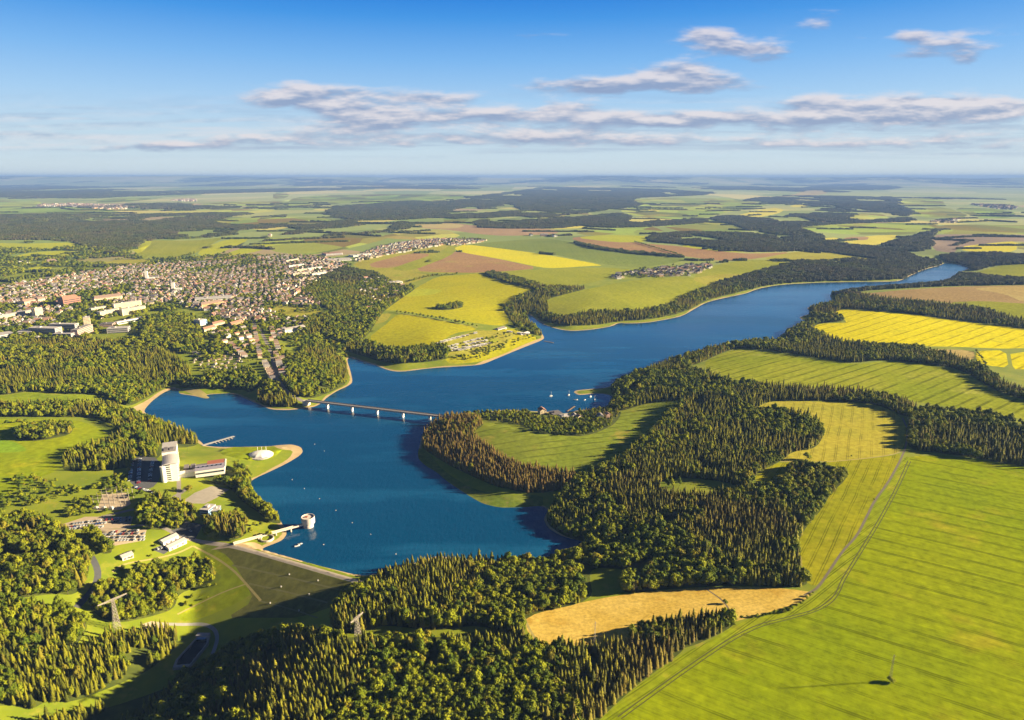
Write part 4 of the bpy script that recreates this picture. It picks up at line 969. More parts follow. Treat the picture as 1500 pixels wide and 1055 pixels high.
# ---------------------------------------------------------------- larger buildings: facade foot from photo pixel a to b, then depth, height
def bframe(a, b):
    p = up1(*a); q = up1(*b); v = (q-p)[:2]; return p, float(np.hypot(*v)), math.atan2(v[1],v[0])
BIG = []
def block(a, b, depth, h, wall, roof, label, cat='apartment block', name='apartment_block', floors=4, group=None, gable=False, endwall=None):
    p, L, ang = bframe(a, b); z = min(p[2], up1(*b)[2])-1
    e = empty(name, (p[0],p[1],z), ang); tag(e, label, cat, group)
    w = MB()
    if gable:
        w.prism([(0,0),(L,0),(L,depth),(0,depth)], -2, h); w.build('wall', wall, e)
        rf = MB(); rr = depth*.33
        b_ = [(-.6,-.6,h+.02),(L+.6,-.6,h+.02),(L+.6,depth+.6,h+.02),(-.6,depth+.6,h+.02),(min(depth*.2,L*.2),depth/2,h+rr),(L-min(depth*.2,L*.2),depth/2,h+rr)]
        mesh_obj('roof', b_, [(0,1,5,4),(1,2,5),(2,3,4,5),(3,0,4),(0,3,2,1)], roof, e)
    else:
        w.box(0,0,-2,L,depth,h).build('wall', wall, e)
        MB().box(-.3,-.3,h+.01,L+.3,depth+.3,h+.6).box(L*.3,depth*.35,h+.62,L*.3+4,depth*.65,h+2.6).build('roof', roof, e)
    fh = h/floors
    for f in range(floors):
        MB().box(L*.04,-.06,f*fh+fh*.35,L*.96,.02,f*fh+fh*.75).build('window_band','glass',e)
        MB().box(L-.02,depth*.1,f*fh+fh*.35,L+.06,depth*.9,f*fh+fh*.75).build('window_band','glass',e)
    c = np.array([p[0],p[1]]); u_ = np.array([math.cos(ang),math.sin(ang)]); v_ = np.array([-u_[1],u_[0]])
    BIG.append(np.array([c-u_*4-v_*4, c+u_*(L+4)-v_*4, c+u_*(L+4)+v_*(depth+4), c-u_*4+v_*(depth+4)]))
    return e
block((-14,473),(52,461),16,15,'wall_cream','roof_light','long cream apartment block at the left edge of the town',floors=5)
block((53,466),(64,464),16,27,'wall_cream','roof_light','tall cream tower block at the end of the long cream block',floors=8)
block((24,466),(46,463),12,9,'wall_white','roof_light','low white block in front of the long cream block',floors=3)
block((135,459),(157,455),14,14,'wall_cream','roof_light','short cream slab at the left of three parallel cream slabs',floors=5)
block((148,467),(176,461),14,19,'wall_cream','roof_light','cream slab with lit front, left front of the parallel cream slabs',floors=6)
block((180,463),(214,457),14,19,'wall_cream','roof_light','cream slab at the right front of the parallel cream slabs',floors=6)
block((168,455),(208,449),14,19,'wall_cream','roof_light','cream slab behind the other parallel cream slabs',floors=6)
block((43,491),(82,492),22,19,'wall_grey','roof_light','broad mauve slab block behind the treeline at left',floors=5)
block((78,497),(105,497),20,14,'wall_grey','roof_light','lower mauve slab block nearest the treeline',floors=4)
block((73,486),(111,486),16,20,'wall_grey','roof_light','mauve slab block with dark end behind the lower mauve slab',floors=5)
block((115,495),(137,486),16,20,'wall_rose','roof_grey','sunlit rose slab block beside the mauve slabs',floors=5)
block((124,482),(134,481),18,30,'wall_cream','roof_light','pale tower block behind the sunlit rose slab',floors=9)
block((-20,500),(24,493),40,9,'wall_white','roof_light','long white factory hall at the left edge of the photo','hall','factory_hall',2)
block((26,493),(47,492),30,12,'wall_white','roof_light','white factory building beside the mauve slabs','hall','factory_hall',3)
block((47,498),(67,497),14,6,'wall_white','roof_light','low white shed in front of the broad mauve slab','hall','factory_hall',1)
block((94,450),(119,446),30,22,'wall_brick','roof_red','large red brick building above the parallel cream slabs','brick building','brick_building',4,gable=True)
block((37,449),(53,445),18,14,'wall_cream','roof_brown','cream hipped roof building at left of the red brick building','school','school_building',4,gable=True)
block((57,445),(67,443),16,14,'wall_cream','roof_brown','small cream hipped roof building beside the larger cream one','school','school_building',4,gable=True)
block((139,444),(180,439),22,14,'wall_cream','roof_brown','long cream building with brown roof above the parallel cream slabs','school','school_building',4,gable=True)
block((157,489),(188,487),24,13,'wall_grey','roof_light','grey white hall standing in the trees below the town','hall','hall_building',3)
block((146,480),(165,479),24,9,'wall_rose','roof_slate','low rose walled hall with dark roof beside the grey white hall','hall','hall_building',2)
block((172,476),(212,468),12,8,'wall_white','roof_light','long low white row at the tree edge below the cream slabs','row of garages','garage_row',1)
block((285,478),(294,479),16,18,'wall_white','roof_light','white block above the housing estate','office','office_block',5)
block((295,478),(304,476),16,16,'blue_wall','roof_light','pale blue block beside the white block above the estate','office','office_block',4)
block((286,443),(340,440),40,11,'wall_white','roof_light','wide white supermarket hall at the south side of the old town','hall','supermarket_hall',2)
block((296,452),(328,447),16,13,'wall_ochre','roof_brown','ochre apartment house in front of the supermarket hall',floors=4,gable=True)
block((300,489),(318,484),14,11,'wall_cream','roof_red','cream terrace with red roof, lowest of the three on the estate',floors=3,gable=True)
block((313,481),(330,477),14,11,'wall_cream','roof_red','cream terrace with red roof, middle of the three on the estate',floors=3,gable=True)
block((340,481),(357,476),14,11,'wall_ochre','roof_red','ochre terrace with red roof, rightmost of the three on the estate',floors=3,gable=True)
block((418,489),(448,483),12,10,'wall_white','roof_grey','white terrace below the small yellow field',floors=3,gable=True)
block((480,384),(515,382),60,10,'wall_white','roof_light','big white industrial hall at the east end of town','hall','industrial_hall',2)
block((478,375),(502,373),50,11,'wall_grey','roof_red','industrial hall with red roof behind the big white hall','hall','industrial_hall',2)
block((518,377),(545,374),40,9,'wall_white','roof_light','white industrial hall below the village street','hall','industrial_hall',2)
for i, (x,y,l) in enumerate(((424,394,22),(436,400,24),(452,398,20),(430,406,26),(458,406,20),(420,386,18))):
    block((x,y),(x+l,y-3.2),13,14,'wall_cream' if i%2 else 'wall_white','roof_light',['white slab on the town\'s upper right edge, furthest left of six','cream slab in the second row of six on the town\'s upper right','white slab at the right end of the second row of six slabs','cream slab lowest of six at the town\'s upper right','white slab lowest right of six at the town\'s upper right','cream slab topmost of six at the town\'s upper right'][i],floors=4,group='six slab blocks at the upper right of town')
block((28,381+5),(44,385),25,9,'wall_white','roof_light','white farm hall among meadows above the town','hall','farm_hall',1)
block((69,386),(84,385),25,10,'wall_cream','roof_brown','cream farm building beside the white farm hall','hall','farm_hall',2,gable=True)
block((810,609),(824,609),18,5,'dark_wall','roof_slate','dark flat roofed boathouse on the headland shore','boathouse','boathouse',1)
block((824,614),(836,613),14,5,'wall_white','roof_light','pale flat roofed boathouse beside the dark boathouse','boathouse','boathouse',1)
block((730,484),(742,482),12,5,'wall_white','roof_slate','low white clubhouse at the campsite','clubhouse','clubhouse',1,gable=True)
block((764,491),(776,489),10,4.5,'wall_white','roof_light','white lakeside kiosk near the campsite jetty','kiosk','kiosk_building',1,gable=True)
block((572,417),(590,415),30,8,'wall_white','roof_light','white hall with rosy roof in trees left of the green fields','hall','hall_building',1)
# office by the lake, sheds by the dam
block((293.5,755),(306,757),15,9,'blue_wall','roof_light','blue and white flat roofed office, left half, above the pine grove','office','office_block',3)
block((307.5,755),(321,755),13,7,'blue_wall','roof_light','blue and white flat roofed office, right half, above the pine grove','office','office_block',2)
def shed(a, b, depth, h, label):
    p, L, ang = bframe(a, b); e = empty('storage_shed',(p[0],p[1],p[2]-.5),ang); tag(e,label,'shed')
    MB().side([(0,-2),(depth,-2),(depth,h),(depth/2,h+depth*.16),(0,h)],0,L).build('wall','wall_white',e).rotation_euler=(0,0,0)
    w = e.children[0]; w.data.transform(Matrix(((0,1,0,0),(1,0,0,0),(0,0,1,0),(0,0,0,1)))); w.data.flip_normals()
    r = MB()
    for s in (0,1):
        y0,z0 = (-.5,h-.1) if s == 0 else (depth+.5,h-.1); y1,z1 = depth/2, h+depth*.16+.1
        P = [(y0,z0),(y1,z1),(y1,z1+.25),(y0,z0+.25)]; r.side(P,-.5,L+.5)
    o = r.build('roof','roof_light',e); o.data.transform(Matrix(((0,1,0,0),(1,0,0,0),(0,0,1,0),(0,0,0,1)))); o.data.flip_normals()
    for k in range(3): MB().box(L*(.12+.3*k),-.08,.6,L*(.12+.3*k)+2.6,.02,3.2).build('door','roof_slate',e)
    return e
shed((240,800),(262,790),9,5,'white shed with pale roof, rear of the pair above the dam slope')
shed((248,808),(274,796),9,4.5,'white shed with pale roof, front of the pair above the dam slope')
shed((180,822),(196,817),9,4,'small lone white shed on the meadow above the oak grove')
# churches
def church(px, py, h, label):
    p = up1(px,py); e = empty('church',(p[0],p[1],p[2]-1),.3); tag(e,label,'church')
    MB().box(-5,-5,-2,5,5,h*.62).build('tower','wall_white',e)
    sp = MB(); sp.lathe([(6.2,h*.62),(4,h*.70),(4.2,h*.76),(1.2,h*.86),(.1,h)],8).build('spire','roof_slate',e)
    MB().box(5,-6.5,-2,30,6.5,14).build('nave','wall_white',e)
    MB().side([(-7,14.02),(7,14.02),(0,22)],0,26).build('nave_roof','roof_slate',e)
    q = e.children[-1]; q.data.transform(Matrix.Rotation(-math.pi/2,4,'Z')); q.data.transform(Matrix.Translation((5,0,0)))
    for k in range(4): MB().box(8+k*5.5,-6.6,3,10+k*5.5,-6.48,10).build('window','glass',e)
church(213.5,412,62,'white church with a tall pale steeple in the upper old town')
church(252,428,52,'white town hall like church tower near the middle of the old town')
# ---------------------------------------------------------------- the lake hotel
def hotel():
    p = up1(241,706); ang = math.atan2(-.42,.9)+0.0
    ax = math.radians(24); e = empty('hotel_tower',(p[0],p[1],p[2]-.5),ax); tag(e,'white stepped hotel high rise with curved roof and balconies above the lake','hotel')
    w, l1, l2, h1, h2 = 17., 34., 38., 24., 28.
    MB().box(0,0,-2,w,l1,h1).build('front_block','wall_white',e)
    MB().box(-1.5,l1+.02,-2,w-1,l1+l2,h2).build('rear_block','wall_white',e)
    arc = [(x, h1+.02+1.6*math.sin(math.pi*(x+.8)/(w+1.6))) for x in np.linspace(-.8,w+.8,9)]
    MB().side([(-.8,h1+.01)]+arc+[(w+.8,h1+.01)],-1,l1).build('front_roof','roof_light',e)
    MB().box(-2,l1+16,h2+.01,w-.6,l1+l2+.5,h2+.7).build('rear_roof','roof_light',e)
    t = MB().box(-1.5,l1+.1,h2+.01,w-1,l1+15,h2+1.2).build('roof_terrace','roof_grey',e)
    MB().box(1,l1+3,h2+1.2,6,l1+12,h2+3.4).box(8,l1+4,h2+1.2,13,l1+12,h2+2.8).build('plant_room','roof_slate',t)
    for f in range(8):
        z = .8+f*2.9
        b = MB().box(.8,-1.3,z,9.2,-.02,z+1.0).build('balcony','wall_white',e)
        MB().box(1.2,-.10,z+1.05,8.8,.0,z+2.5).build('balcony_door','glass',b)
        MB().box(w-.02,2,z+.6,w+.06,l1-2,z+1.9).build('window_band','glass',e)
        MB().box(w-.98,l1+2,z+.6,w-.92,l1+l2-2,z+1.9).build('window_band','glass',e)
    MB().lathe([(3.2,-2),(3.2,h1-1.5)],20).build('stair_tower','wall_white',e)
    e.children[-1].location = (12.8,-.6,0)
    # the low wing, its link and terraces
    q = np.array([p[0],p[1]]); u_ = np.array([math.cos(ax),math.sin(ax)]); v_ = np.array([-u_[1],u_[0]])
    o = q+u_*(w+.3)+v_*10
    g = empty('hotel_wing',(o[0],o[1],p[2]-.5),ax-.05); tag(g,'low hotel wing with lilac roof, skylights and red terrace beside the hotel tower','hotel wing')
    MB().box(0,0,-2,20,9,4.5).build('link_corridor','wall_white',g)
    MB().box(20.1,-6,-2,56,16,7.5).build('hall','wall_white',g)
    rf = MB().box(19.5,-6.6,7.52,56.6,10,8.2).build('roof','lilac_roof',g)
    for k in range(6): MB().box(22.5+k*5.6,2,8.22,25+k*5.6,4.5,9.2).build('skylight','glass',rf)
    MB().box(20.5,10.05,7.52,34,16.4,8.0).build('flat_roof','roof_slate',g)
    MB().box(34.1,10.05,7.52,56.4,24,8.1).build('red_terrace','red_deck',g)
    MB().box(34.2,16.05,-2,56.2,23.8,7.5).build('rear_hall','wall_white',g)
    MB().box(20.6,-6.1,2,55.4,-5.98,4.2).build('window_band','glass',g)
    MB().box(56.6,-4,7.5,58.4,22,8.4).build('side_canopy','wall_white',g)
    MB().box(4,18,-1,10,34,3).box(12,20,-1,18,36,2).build('pergola','roof_slate',g)
    BIG.append(np.array([q-u_*6-v_*6, q+u_*84-v_*14, q+u_*84+v_*40, q+u_*20+v_*80, q-u_*8+v_*80]))
hotel()
p = up1(382,666); e = empty('pavilion_tent',p-np.array([0,0,.5]),.1); tag(e,'white domed event tent with ribs on the grassy point','tent')
V=[];Fc=[]; nu=24
for i in range(7):
    a_ = i/6*math.pi/2
    for j in range(nu): V.append((17*math.cos(a_)*math.cos(6.2832*j/nu)*(1+.05*(j%2)), 12*math.cos(a_)*math.sin(6.2832*j/nu)*(1+.05*(j%2)), .3+5.2*math.sin(a_)))
Fc=[(i*nu+j,i*nu+(j+1)%nu,(i+1)*nu+(j+1)%nu,(i+1)*nu+j) for i in range(6) for j in range(nu)]
mesh_obj('canopy',V,Fc,'white_paint',e)
for k in range(3): MB().bar((-6+k*6,8,0),(-6+k*6,8,9.5),.25).build('mast','white_paint',e)
MB().lathe([(17.5,-1),(17.5,.4)],28).build('floor','roof_light',e)
# ---------------------------------------------------------------- bridge
Zb = 10.5
a = np.array([*at_z(449,586.4,Zb),Zb]); b = np.array([*at_z(664,611.6,Zb),Zb]); t = b-a; L = float(np.hypot(t[0],t[1])); ang = math.atan2(t[1],t[0])
br = empty('road_bridge',a,ang); tag(br,'long pale road bridge on five piers across the narrow part of the lake','bridge')
MB().box(0,-4.6,-.6,L,4.6,0).box(0,-2.6,-2.4,L,2.6,-.61).build('deck','concrete_p',br)
MB().box(0,-3.4,.004,L,3.4,.08).build('carriageway','deck_road',br)
for s in (-4.5,4.4): MB().box(0,s,.01,L,s+.12,1.0).build('railing','metal',br)
for px in (480,516,553,590.5,630):
    q = np.array(at_z(px, 590.2+.117*(px-480)+1.2, Zb-2.4)); k = float(np.dot(q-a[:2], t[:2])/L)
    MB().prism([(k-1.6,-2.4),(k+1.6,-2.4),(k+1.6,2.4),(k-1.6,2.4)],-Zb-4,-2.41).build('pier','white_paint',br)
for k in (0, 1): MB().box(-6+k*(L+1),-4.4,-9,5+k*(L+1),4.4,-.62).build('abutment','concrete_p',br)
# ---------------------------------------------------------------- intake tower, walkway, spillway ring
q = np.array(at_z(452.2,771.6,0)); it = empty('intake_tower',(q[0],q[1],0)); tag(it,'round pale concrete intake tower standing in the lake by the dam','intake tower')
MB().lathe([(5.7,-6),(5.7,5.4)],36).build('shaft','concrete_p',it,True)
MB().lathe([(7.6,5.42),(7.6,13.2),(7.0,13.2),(7.0,12.2),(.01,12.2)],40,False).build('gallery','concrete_p',it)
for z in (7.4,9.4,11.2): MB().lathe([(7.61,z),(7.72,z+.05),(7.72,z+.3),(7.61,z+.35)],40,False).build('band','roof_light',it)
MB().lathe([(5.7,5.0),(7.55,5.41)],40,False).build('soffit','red_deck',it)
MB().box(-4,-1,12.22,-.5,2,13.0).build('hatch','red_deck',it)
a = np.array(at_z(342,796.5,5.0)); b = np.array(at_z(443.5,768.2,5.2)); t = b-a; L = float(np.hypot(*t)); wk = empty('footbridge',(a[0],a[1],5.0),math.atan2(t[1],t[0])); tag(wk,'narrow pale footbridge from the dam road to the intake tower','footbridge')
MB().box(0,-1.7,-.7,L,1.7,.2).build('deck','concrete_p',wk)
for s in (-1.7,1.6): MB().box(0,s,.21,L,s+.1,1.1).build('railing','concrete_p',wk)
for k in (.35,.6,.82): MB().box(L*k-.6,-1.2,-7,L*k+.6,1.2,-.71).build('pier','concrete_p',wk)
q = up1(391.5,789.5); rg_ = empty('spillway_ring',(q[0],q[1],q[2]-.6)); tag(rg_,'round concrete spillway ring beneath the footbridge','spillway')
MB().lathe([(7.4,-2),(7.4,2.2),(6.4,2.2),(6.4,.4)],32,False).build('wall','concrete_p',rg_)
MB().lathe([(6.39,.2),(.05,.25)],32,False).build('floor','roof_grey',rg_)
# ---------------------------------------------------------------- stilling basin
pc = POND.mean(0); sb = empty('stilling_basin',(pc[0],pc[1],-27)); tag(sb,'dark rectangular stilling basin at the foot of the dam','basin')
PP = [tuple(q-pc) for q in POND]
def grow(P, k): return [(x*k, y*k) for x, y in P]
V = []; Fc = []; n = len(PP)
for P_, z in ((grow(PP,1.18),-4),(grow(PP,1.18),.7),(PP,.7),(PP,-3)): V += [(x,y,z) for x,y in P_]
for i in range(3): Fc += [(i*n+j,i*n+(j+1)%n,(i+1)*n+(j+1)%n,(i+1)*n+j) for j in range(n)]
mesh_obj('kerb',V,Fc,'pave',sb); mesh_obj('water_surface',[(x*.999,y*.999,-.6) for x,y in PP],[tuple(range(n))],'basin_water',sb)
m0 = (np.array(PP[0])+np.array(PP[1]))/2
MB().box(m0[0]-6,m0[1]-1.5,-3,m0[0]+6,m0[1]+3,2.6).build('outlet_house','wall_grey',sb); MB().box(m0[0]-4,m0[1]-4.5,.72,m0[0]+4,m0[1]-1.6,1.1).build('gate_deck','blue_wall',sb)
# measuring cabinets on the dam slope
for (px,py,lb) in ((424,842,'top left on the dark dam face'),(466,851,'top right on the dark dam face'),(412,860,'middle left on the dark dam face'),(453,871,'middle right on the dark dam face'),(396,884,'bottom left on the dark dam face'),(438,895,'bottom right on the dark dam face')):
    p = up1(px,py); e = empty('measuring_cabinet',p,.3); tag(e,'small white measuring cabinet, '+lb,'cabinet','measuring cabinets on the dam face')
    MB().box(-.5,-.4,-.8,.5,.4,1.2).build('body','white_paint',e); MB().box(-.6,-.5,1.21,.6,.5,1.32).build('lid','roof_light',e)
# ---------------------------------------------------------------- pylons and masts
def lattice(mb, h, w0, w1, n, r):
    C = lambda k, z: ((w0+(w1-w0)*z/h)*(1,-1,-1,1)[k]/2, (w0+(w1-w0)*z/h)*(1,1,-1,-1)[k]/2, z)
    for k in range(4):
        mb.bar(C(k,-2), C(k,h), r)
        for i in range(n):
            z0, z1 = h*i/n, h*(i+1)/n
            mb.bar(C(k,z0), C((k+1)%4,z1), r*.6); mb.bar(C((k+1)%4,z0), C(k,z1), r*.6); mb.bar(C(k,z1), C((k+1)%4,z1), r*.6)
def pylon(px, py, h, arm, ang, label):
    z = 12.
    for _ in range(5):
        x, y = at_z(px, py, z+h); z = float(height(x,y)[0])
    e = empty('power_pylon',(x,y,z),ang); tag(e,label,'power pylon')
    m = MB(); lattice(m,h,5.5,1.6,9,.16); m.build('lattice_tower','metal',e)
    m = MB(); n = 10
    for s in (-1,1):
        for yy in (-.8,.8): m.bar((0,yy,h),(s*arm/2,yy*.4,h-.2),.2); m.bar((0,yy,h-1.8),(s*arm/2,yy*.4,h-.5),.16)
        for i in range(n):
            k0, k1 = i/n, (i+1)/n
            m.bar((s*arm/2*k0,.8*(1-.6*k0),h),(s*arm/2*k1,-.8*(1-.6*k1),h),.13); m.bar((s*arm/2*k0,-.8*(1-.6*k0),h),(s*arm/2*k1,.8*(1-.6*k1),h),.13)
    m.build('cross_arm','metal',e)
    for s in (-1,-.55,.55,1): MB().bar((s*arm/2,0,h-.4),(s*arm/2,0,h-2.6),.14).build('insulator','roof_slate',e)
pylon(164,875.5,32,25,math.atan2(18,15),'T shaped steel power pylon rising from the wood left of the oak grove')
pylon(522.5,904,26,16,math.atan2(14,7),'T shaped steel power pylon in the dark clearing right of the dam')
def mast(px, py, h, label):
    p = up1(px,py); e = empty('lattice_mast',p,.4); tag(e,label,'mast')
    m = MB(); lattice(m,h,1.7,.5,10,.045); m.build('lattice_tower','metal',e)
    for z in (h*.8,h*.92): MB().bar((-2.6,0,z),(2.6,0,z),.06).build('cross_arm','metal',e)
mast(1303.5,998,24,'slender lattice mast standing in the large green field')
mast(871,942,21,'slender lattice mast at the lower edge of the straw coloured field')
# substation
sub = empty('substation_yard',up1(165,738)); tag(sub,'electrical substation with portal gantries beside the car park','substation')
for k in range(4):
    for j in range(2):
        g_ = MB(); x0, y0 = -17+j*19, -9+k*9
        for x in (x0,x0+13): g_.bar((x-.5,y0,-2),(x,y0,11),.22); g_.bar((x+.5,y0,-2),(x,y0,11),.22); g_.bar((x,y0,11),(x,y0,14.5),.12)
        g_.bar((x0,y0,10.6),(x0+13,y0,10.6),.28); g_.build('gantry','metal',sub)
for k in range(3): MB().box(-13+k*9,-17,-2,-8.5+k*9,-13,3).box(-12+k*9,-16,3.01,-9.5+k*9,-14,4.2).build('transformer','roof_light',sub)
# ---------------------------------------------------------------- jetties, boats, buoys
def jetty(P, w, label, fingers=0, z=.9):
    A = np.array([at_z(x,y,z) for x,y in P]); t = A[-1]-A[0]; L = float(np.hypot(*t)); e = empty('jetty',(A[0][0],A[0][1],z),math.atan2(t[1],t[0])); tag(e,label,'jetty')
    MB().box(0,-w/2,-.3,L,w/2,0).build('deck','wood' if fingers == 0 else 'roof_light',e)
    for i in range(int(L/8)+1): MB().bar((min(L-.3,i*8+.3),w*.3,-3),(min(L-.3,i*8+.3),w*.3,-.31),.2).build('pile','wood',e)
    for i in range(fingers): MB().box(L*(.35+.6*i/fingers),-w/2-7,-.28,L*(.35+.6*i/fingers)+1.2,-w/2-.01,-.02).build('finger','roof_light',e)
jetty([(296,652.5),(343,639)],5,'long pale jetty with finger berths behind the hotel point',6)
jetty([(797,499.5),(811,502)],3,'short bathing jetty below the campsite')
jetty([(831,602.5),(842,595)],2.5,'small jetty off the headland hamlet')
def hull(mb, L, w, h):
    S = [(-.5,.75),(-.2,1.),(.15,.95),(.38,.55),(.5,.03)]; b = len(mb.V)
    for (s,k) in S: mb.V += [(s*L,-w/2*k,h),(s*L,-w/2*k*.6,-h*.4),(s*L,w/2*k*.6,-h*.4),(s*L,w/2*k,h)]
    for i in range(len(S)-1):
        for j in range(4): mb.F.append((b+i*4+j, b+i*4+(j+1)%4, b+i*4+4+(j+1)%4, b+i*4+4+j))
    mb.F += [(b+3,b+2,b+1,b), (b+16,b+17,b+18,b+19)]
def boat(px, py, rz, L, sail, label):
    x, y = at_z(px,py,0); e = empty('sailing_boat' if sail else 'motor_boat',(x,y,.1),rz); tag(e,label,'sailing boat' if sail else 'boat','boats moored off the headland' )
    m = MB(); hull(m,L,L*.33,.9); m.build('hull','white_paint',e)
    MB().box(-L*.15,-L*.09,.91,L*.15,L*.09,1.6).build('cabin','white_paint' if sail else 'glass',e)
    if sail:
        MB().bar((L*.05,0,.9),(L*.05,0,L*1.35),.13,6).build('mast','white_paint',e); MB().bar((L*.05,0,2.2),(-L*.4,0,2.1),.2,6).build('furled_sail','wall_white',e)
boat(807.3,580.5,.5,6.5,True,'white sailing boat furthest left of the moored boats'); boat(833.5,579,1.1,7,True,'white sailing boat nearest the reed spit tip')
boat(865.4,581.5,.9,6.5,True,'white sailing boat behind the rightmost moored boat'); boat(871.4,586,1.4,6.5,True,'white sailing boat furthest right in the bay')
boat(843.7,586,.2,7.5,False,'white motor boat in the middle of the moored boats'); boat(856.8,586,.8,5,False,'small white dinghy between the moored sailing boats')
boat(435.5,800,.6,6,False,'white pedal boat afloat near the dam'); boat(439.5,797.3,.3,5,False,'smaller white pedal boat beside the one near the dam')
for k,(px,py) in enumerate(((461,651),(475,661),(428,703),(446,716),(468,731),(492,748),(516,766),(543,783),(580,812),(474,798))):
    x, y = at_z(px,py,0); e = empty('buoy',(x,y,0)); tag(e,['small white buoy furthest up the lake before the point','white buoy second from the point','white buoy close to the shore grove','white buoy above the intake tower','white buoy right of the intake tower','white buoy in the middle of the lower lake','white buoy halfway to the bottom wood','white buoy toward the bottom wood','white buoy nearest the bottom wood','white buoy between pedal boats and dam'][k],'buoy','buoys in a line across the lake')
    MB().lathe([(.05,-.4),(.45,-.2),(.5,.2),(.3,.5),(.1,.55)],10).build('float','white_paint',e); MB().bar((0,0,.5),(0,0,1.1),.07).build('top_mark','white_paint',e)
# ---------------------------------------------------------------- cars
def car_proto(m):
    e = empty('parked_car',(0,0,0))
    MB().side([(-2.2,.35),(2.2,.35),(2.25,.75),(2.1,.95),(.9,1.02),(-2.0,1.05),(-2.25,.8)],-.88,.88).build('body',m,e)
    MB().side([(-1.75,1.05),(.95,1.03),(.35,1.5),(-1.2,1.52)],-.78,.78).build('cabin','glass',e)
    MB().side([(-1.2,1.525),(.35,1.505),(.3,1.56),(-1.15,1.58)],-.74,.74).build('roof',m,e)
    for x in (-1.35,1.4):
        for y in (-.9,.9): MB().bar((x,y-.1,.33),(x,y+.1,.33),.34,8).build('wheel','tyre',e)
    reg(e); return e
CP_ = {k: car_proto(k) for k in ('car_white','car_silver','car_black','car_red','car_blue')}; used_c = set()
def cars(A, B, sp, where, drop=.15):
    pa, pb = up1(*A), up1(*B); t = (pb-pa)[:2]; n = int(np.hypot(*t)/sp); ang = math.atan2(t[1],t[0])+math.pi/2
    for i in range(n+1):
        if random.random() < drop: continue
        k = random.choices(list(CP_),[4,3,3,1,1.3])[0]; q = pa[:2]+t*i/n; o = CP_[k] if k not in used_c else copy_tree(CP_[k]); used_c.add(k)
        o.location = (q[0],q[1],float(height(q[0],q[1])[0])+.03); o.rotation_euler = (0,0,ang+random.choice((0,math.pi))+random.uniform(-.05,.05))
        tag(o, '%s parked car %s' % (k[4:], where), 'car', 'cars parked '+where)
cars((100,773),(190,762),2.9,'in the lower row of the upper gravel car park'); cars((104,768),(190,758.5),2.9,'in the upper row of the upper gravel car park'); cars((98,775.5),(150,772),2.9,'at the hedge side of the upper gravel car park',.4)
for k,(y0,y1,nm) in enumerate(((779.5,777.5,'first'),(784,782,'second'),(789,787,'third'),(794,791,'fourth'))): cars((150 if k else 166,y0),(211,y1),2.9,'in the %s row of the lower gravel car park' % nm,.2)
cars((194,674),(190,706),2.9,'in the left row of the shaded hotel car park'); cars((205,673),(203,708),2.9,'in the middle row of the shaded hotel car park'); cars((224,675),(219,705),2.9,'in the right row of the shaded hotel car park',.3)
cars((196,714),(226,722),3.0,'along the sunny end of the hotel car park',.1); cars((226,806),(246,800),3.,'in the shade beside the pair of sheds',.1); cars((268,783),(290,774),3.,'on the shaded yard by the dam road',.5)
# ---------------------------------------------------------------- caravans
def caravan():
    e = empty('caravan',(0,0,0))
    MB().side([(-3,.5),(3,.5),(3.2,1.6),(2.8,2.7),(-2.8,2.7),(-3.2,1.6)],-1.2,1.2).build('body','white_paint',e)
    for x in (-1.6,1.2): MB().box(x,-1.24,1.4,x+1.2,-1.18,2.1).build('window','glass',e)
    MB().box(-2.6,-4.2,2.3,2.6,-1.22,2.42).build('awning','roof_slate',e)
    for y in (-1.1,1.1): MB().bar((0,y-.1,.4),(0,y+.1,.4),.4,8).build('wheel','tyre',e)
    reg(e); return e
cv = caravan(); first = True
for r_,(A,B,nm) in enumerate((((642,504),(700,488),'in the hedged row beside the green field'),((652,511),(712,495),'in the top row of the campsite'),((656,513.5),(716,499),'in the second row of the campsite'),((662,515),(722,503),'in the third row of the campsite'),((668,515.5),(716,505),'in the lowest row of the campsite'),((745,487),(778,492),'near the campsite jetty'))):
    pa, pb = up1(*A), up1(*B); n = 11 if r_ < 5 else 7
    for i in range(n):
        if random.random() < .12: continue
        o = cv if first else copy_tree(cv); first = False; q = pa[:2]+(pb-pa)[:2]*(i+random.uniform(-.25,.25))/n; s = random.uniform(1.3,1.75)
        o.location = (q[0],q[1],float(height(q[0],q[1])[0])+.02); o.rotation_euler = (0,0,random.uniform(-.3,.3)+.25); o.scale = (s,s,s)
        tag(o,'white caravan with dark awning '+nm,'caravan','caravans '+nm)

# ---------------------------------------------------------------- place the houses: the 300 largest in view as things, the rest as one mass
for P in BIG: ok &= ~inpoly(H[:,0],H[:,1],P)
hs = [h for h, k in zip(houses, ok) if k]
# no two houses in one another
cell = {}; hs2 = []
for h in sorted(hs, key=lambda h: math.hypot(h[0],h[1])):
    R_ = 7.0*max(h[4][0],h[4][1])*1.25; c = (int(h[0]//40), int(h[1]//40)); bad = False
    for i in (-1,0,1):
        for j in (-1,0,1):
            for g_ in cell.get((c[0]+i,c[1]+j),()):
                if math.hypot(g_[0]-h[0],g_[1]-h[1]) < (R_+g_[2])*.72: bad = True
    if bad: continue
    cell.setdefault(c,[]).append((h[0],h[1],R_)); hs2.append(h)
hz_ = height([h[0] for h in hs2],[h[1] for h in hs2])
for h, z in zip(hs2,hz_): h[2] = float(z)
pxs = [to_px(h[0],h[1],h[2]) for h in hs2]
near = [h for h,p in zip(hs2,pxs) if 2 < p[0] < 1498 and 0 < p[1] < 1055 and math.hypot(h[0],h[1]) < 8000]
near = sorted(near, key=lambda h: -h[4][0]*h[4][2]/math.hypot(h[0],h[1]))[:300]
ids = {id(h) for h in near}; used_h = set()
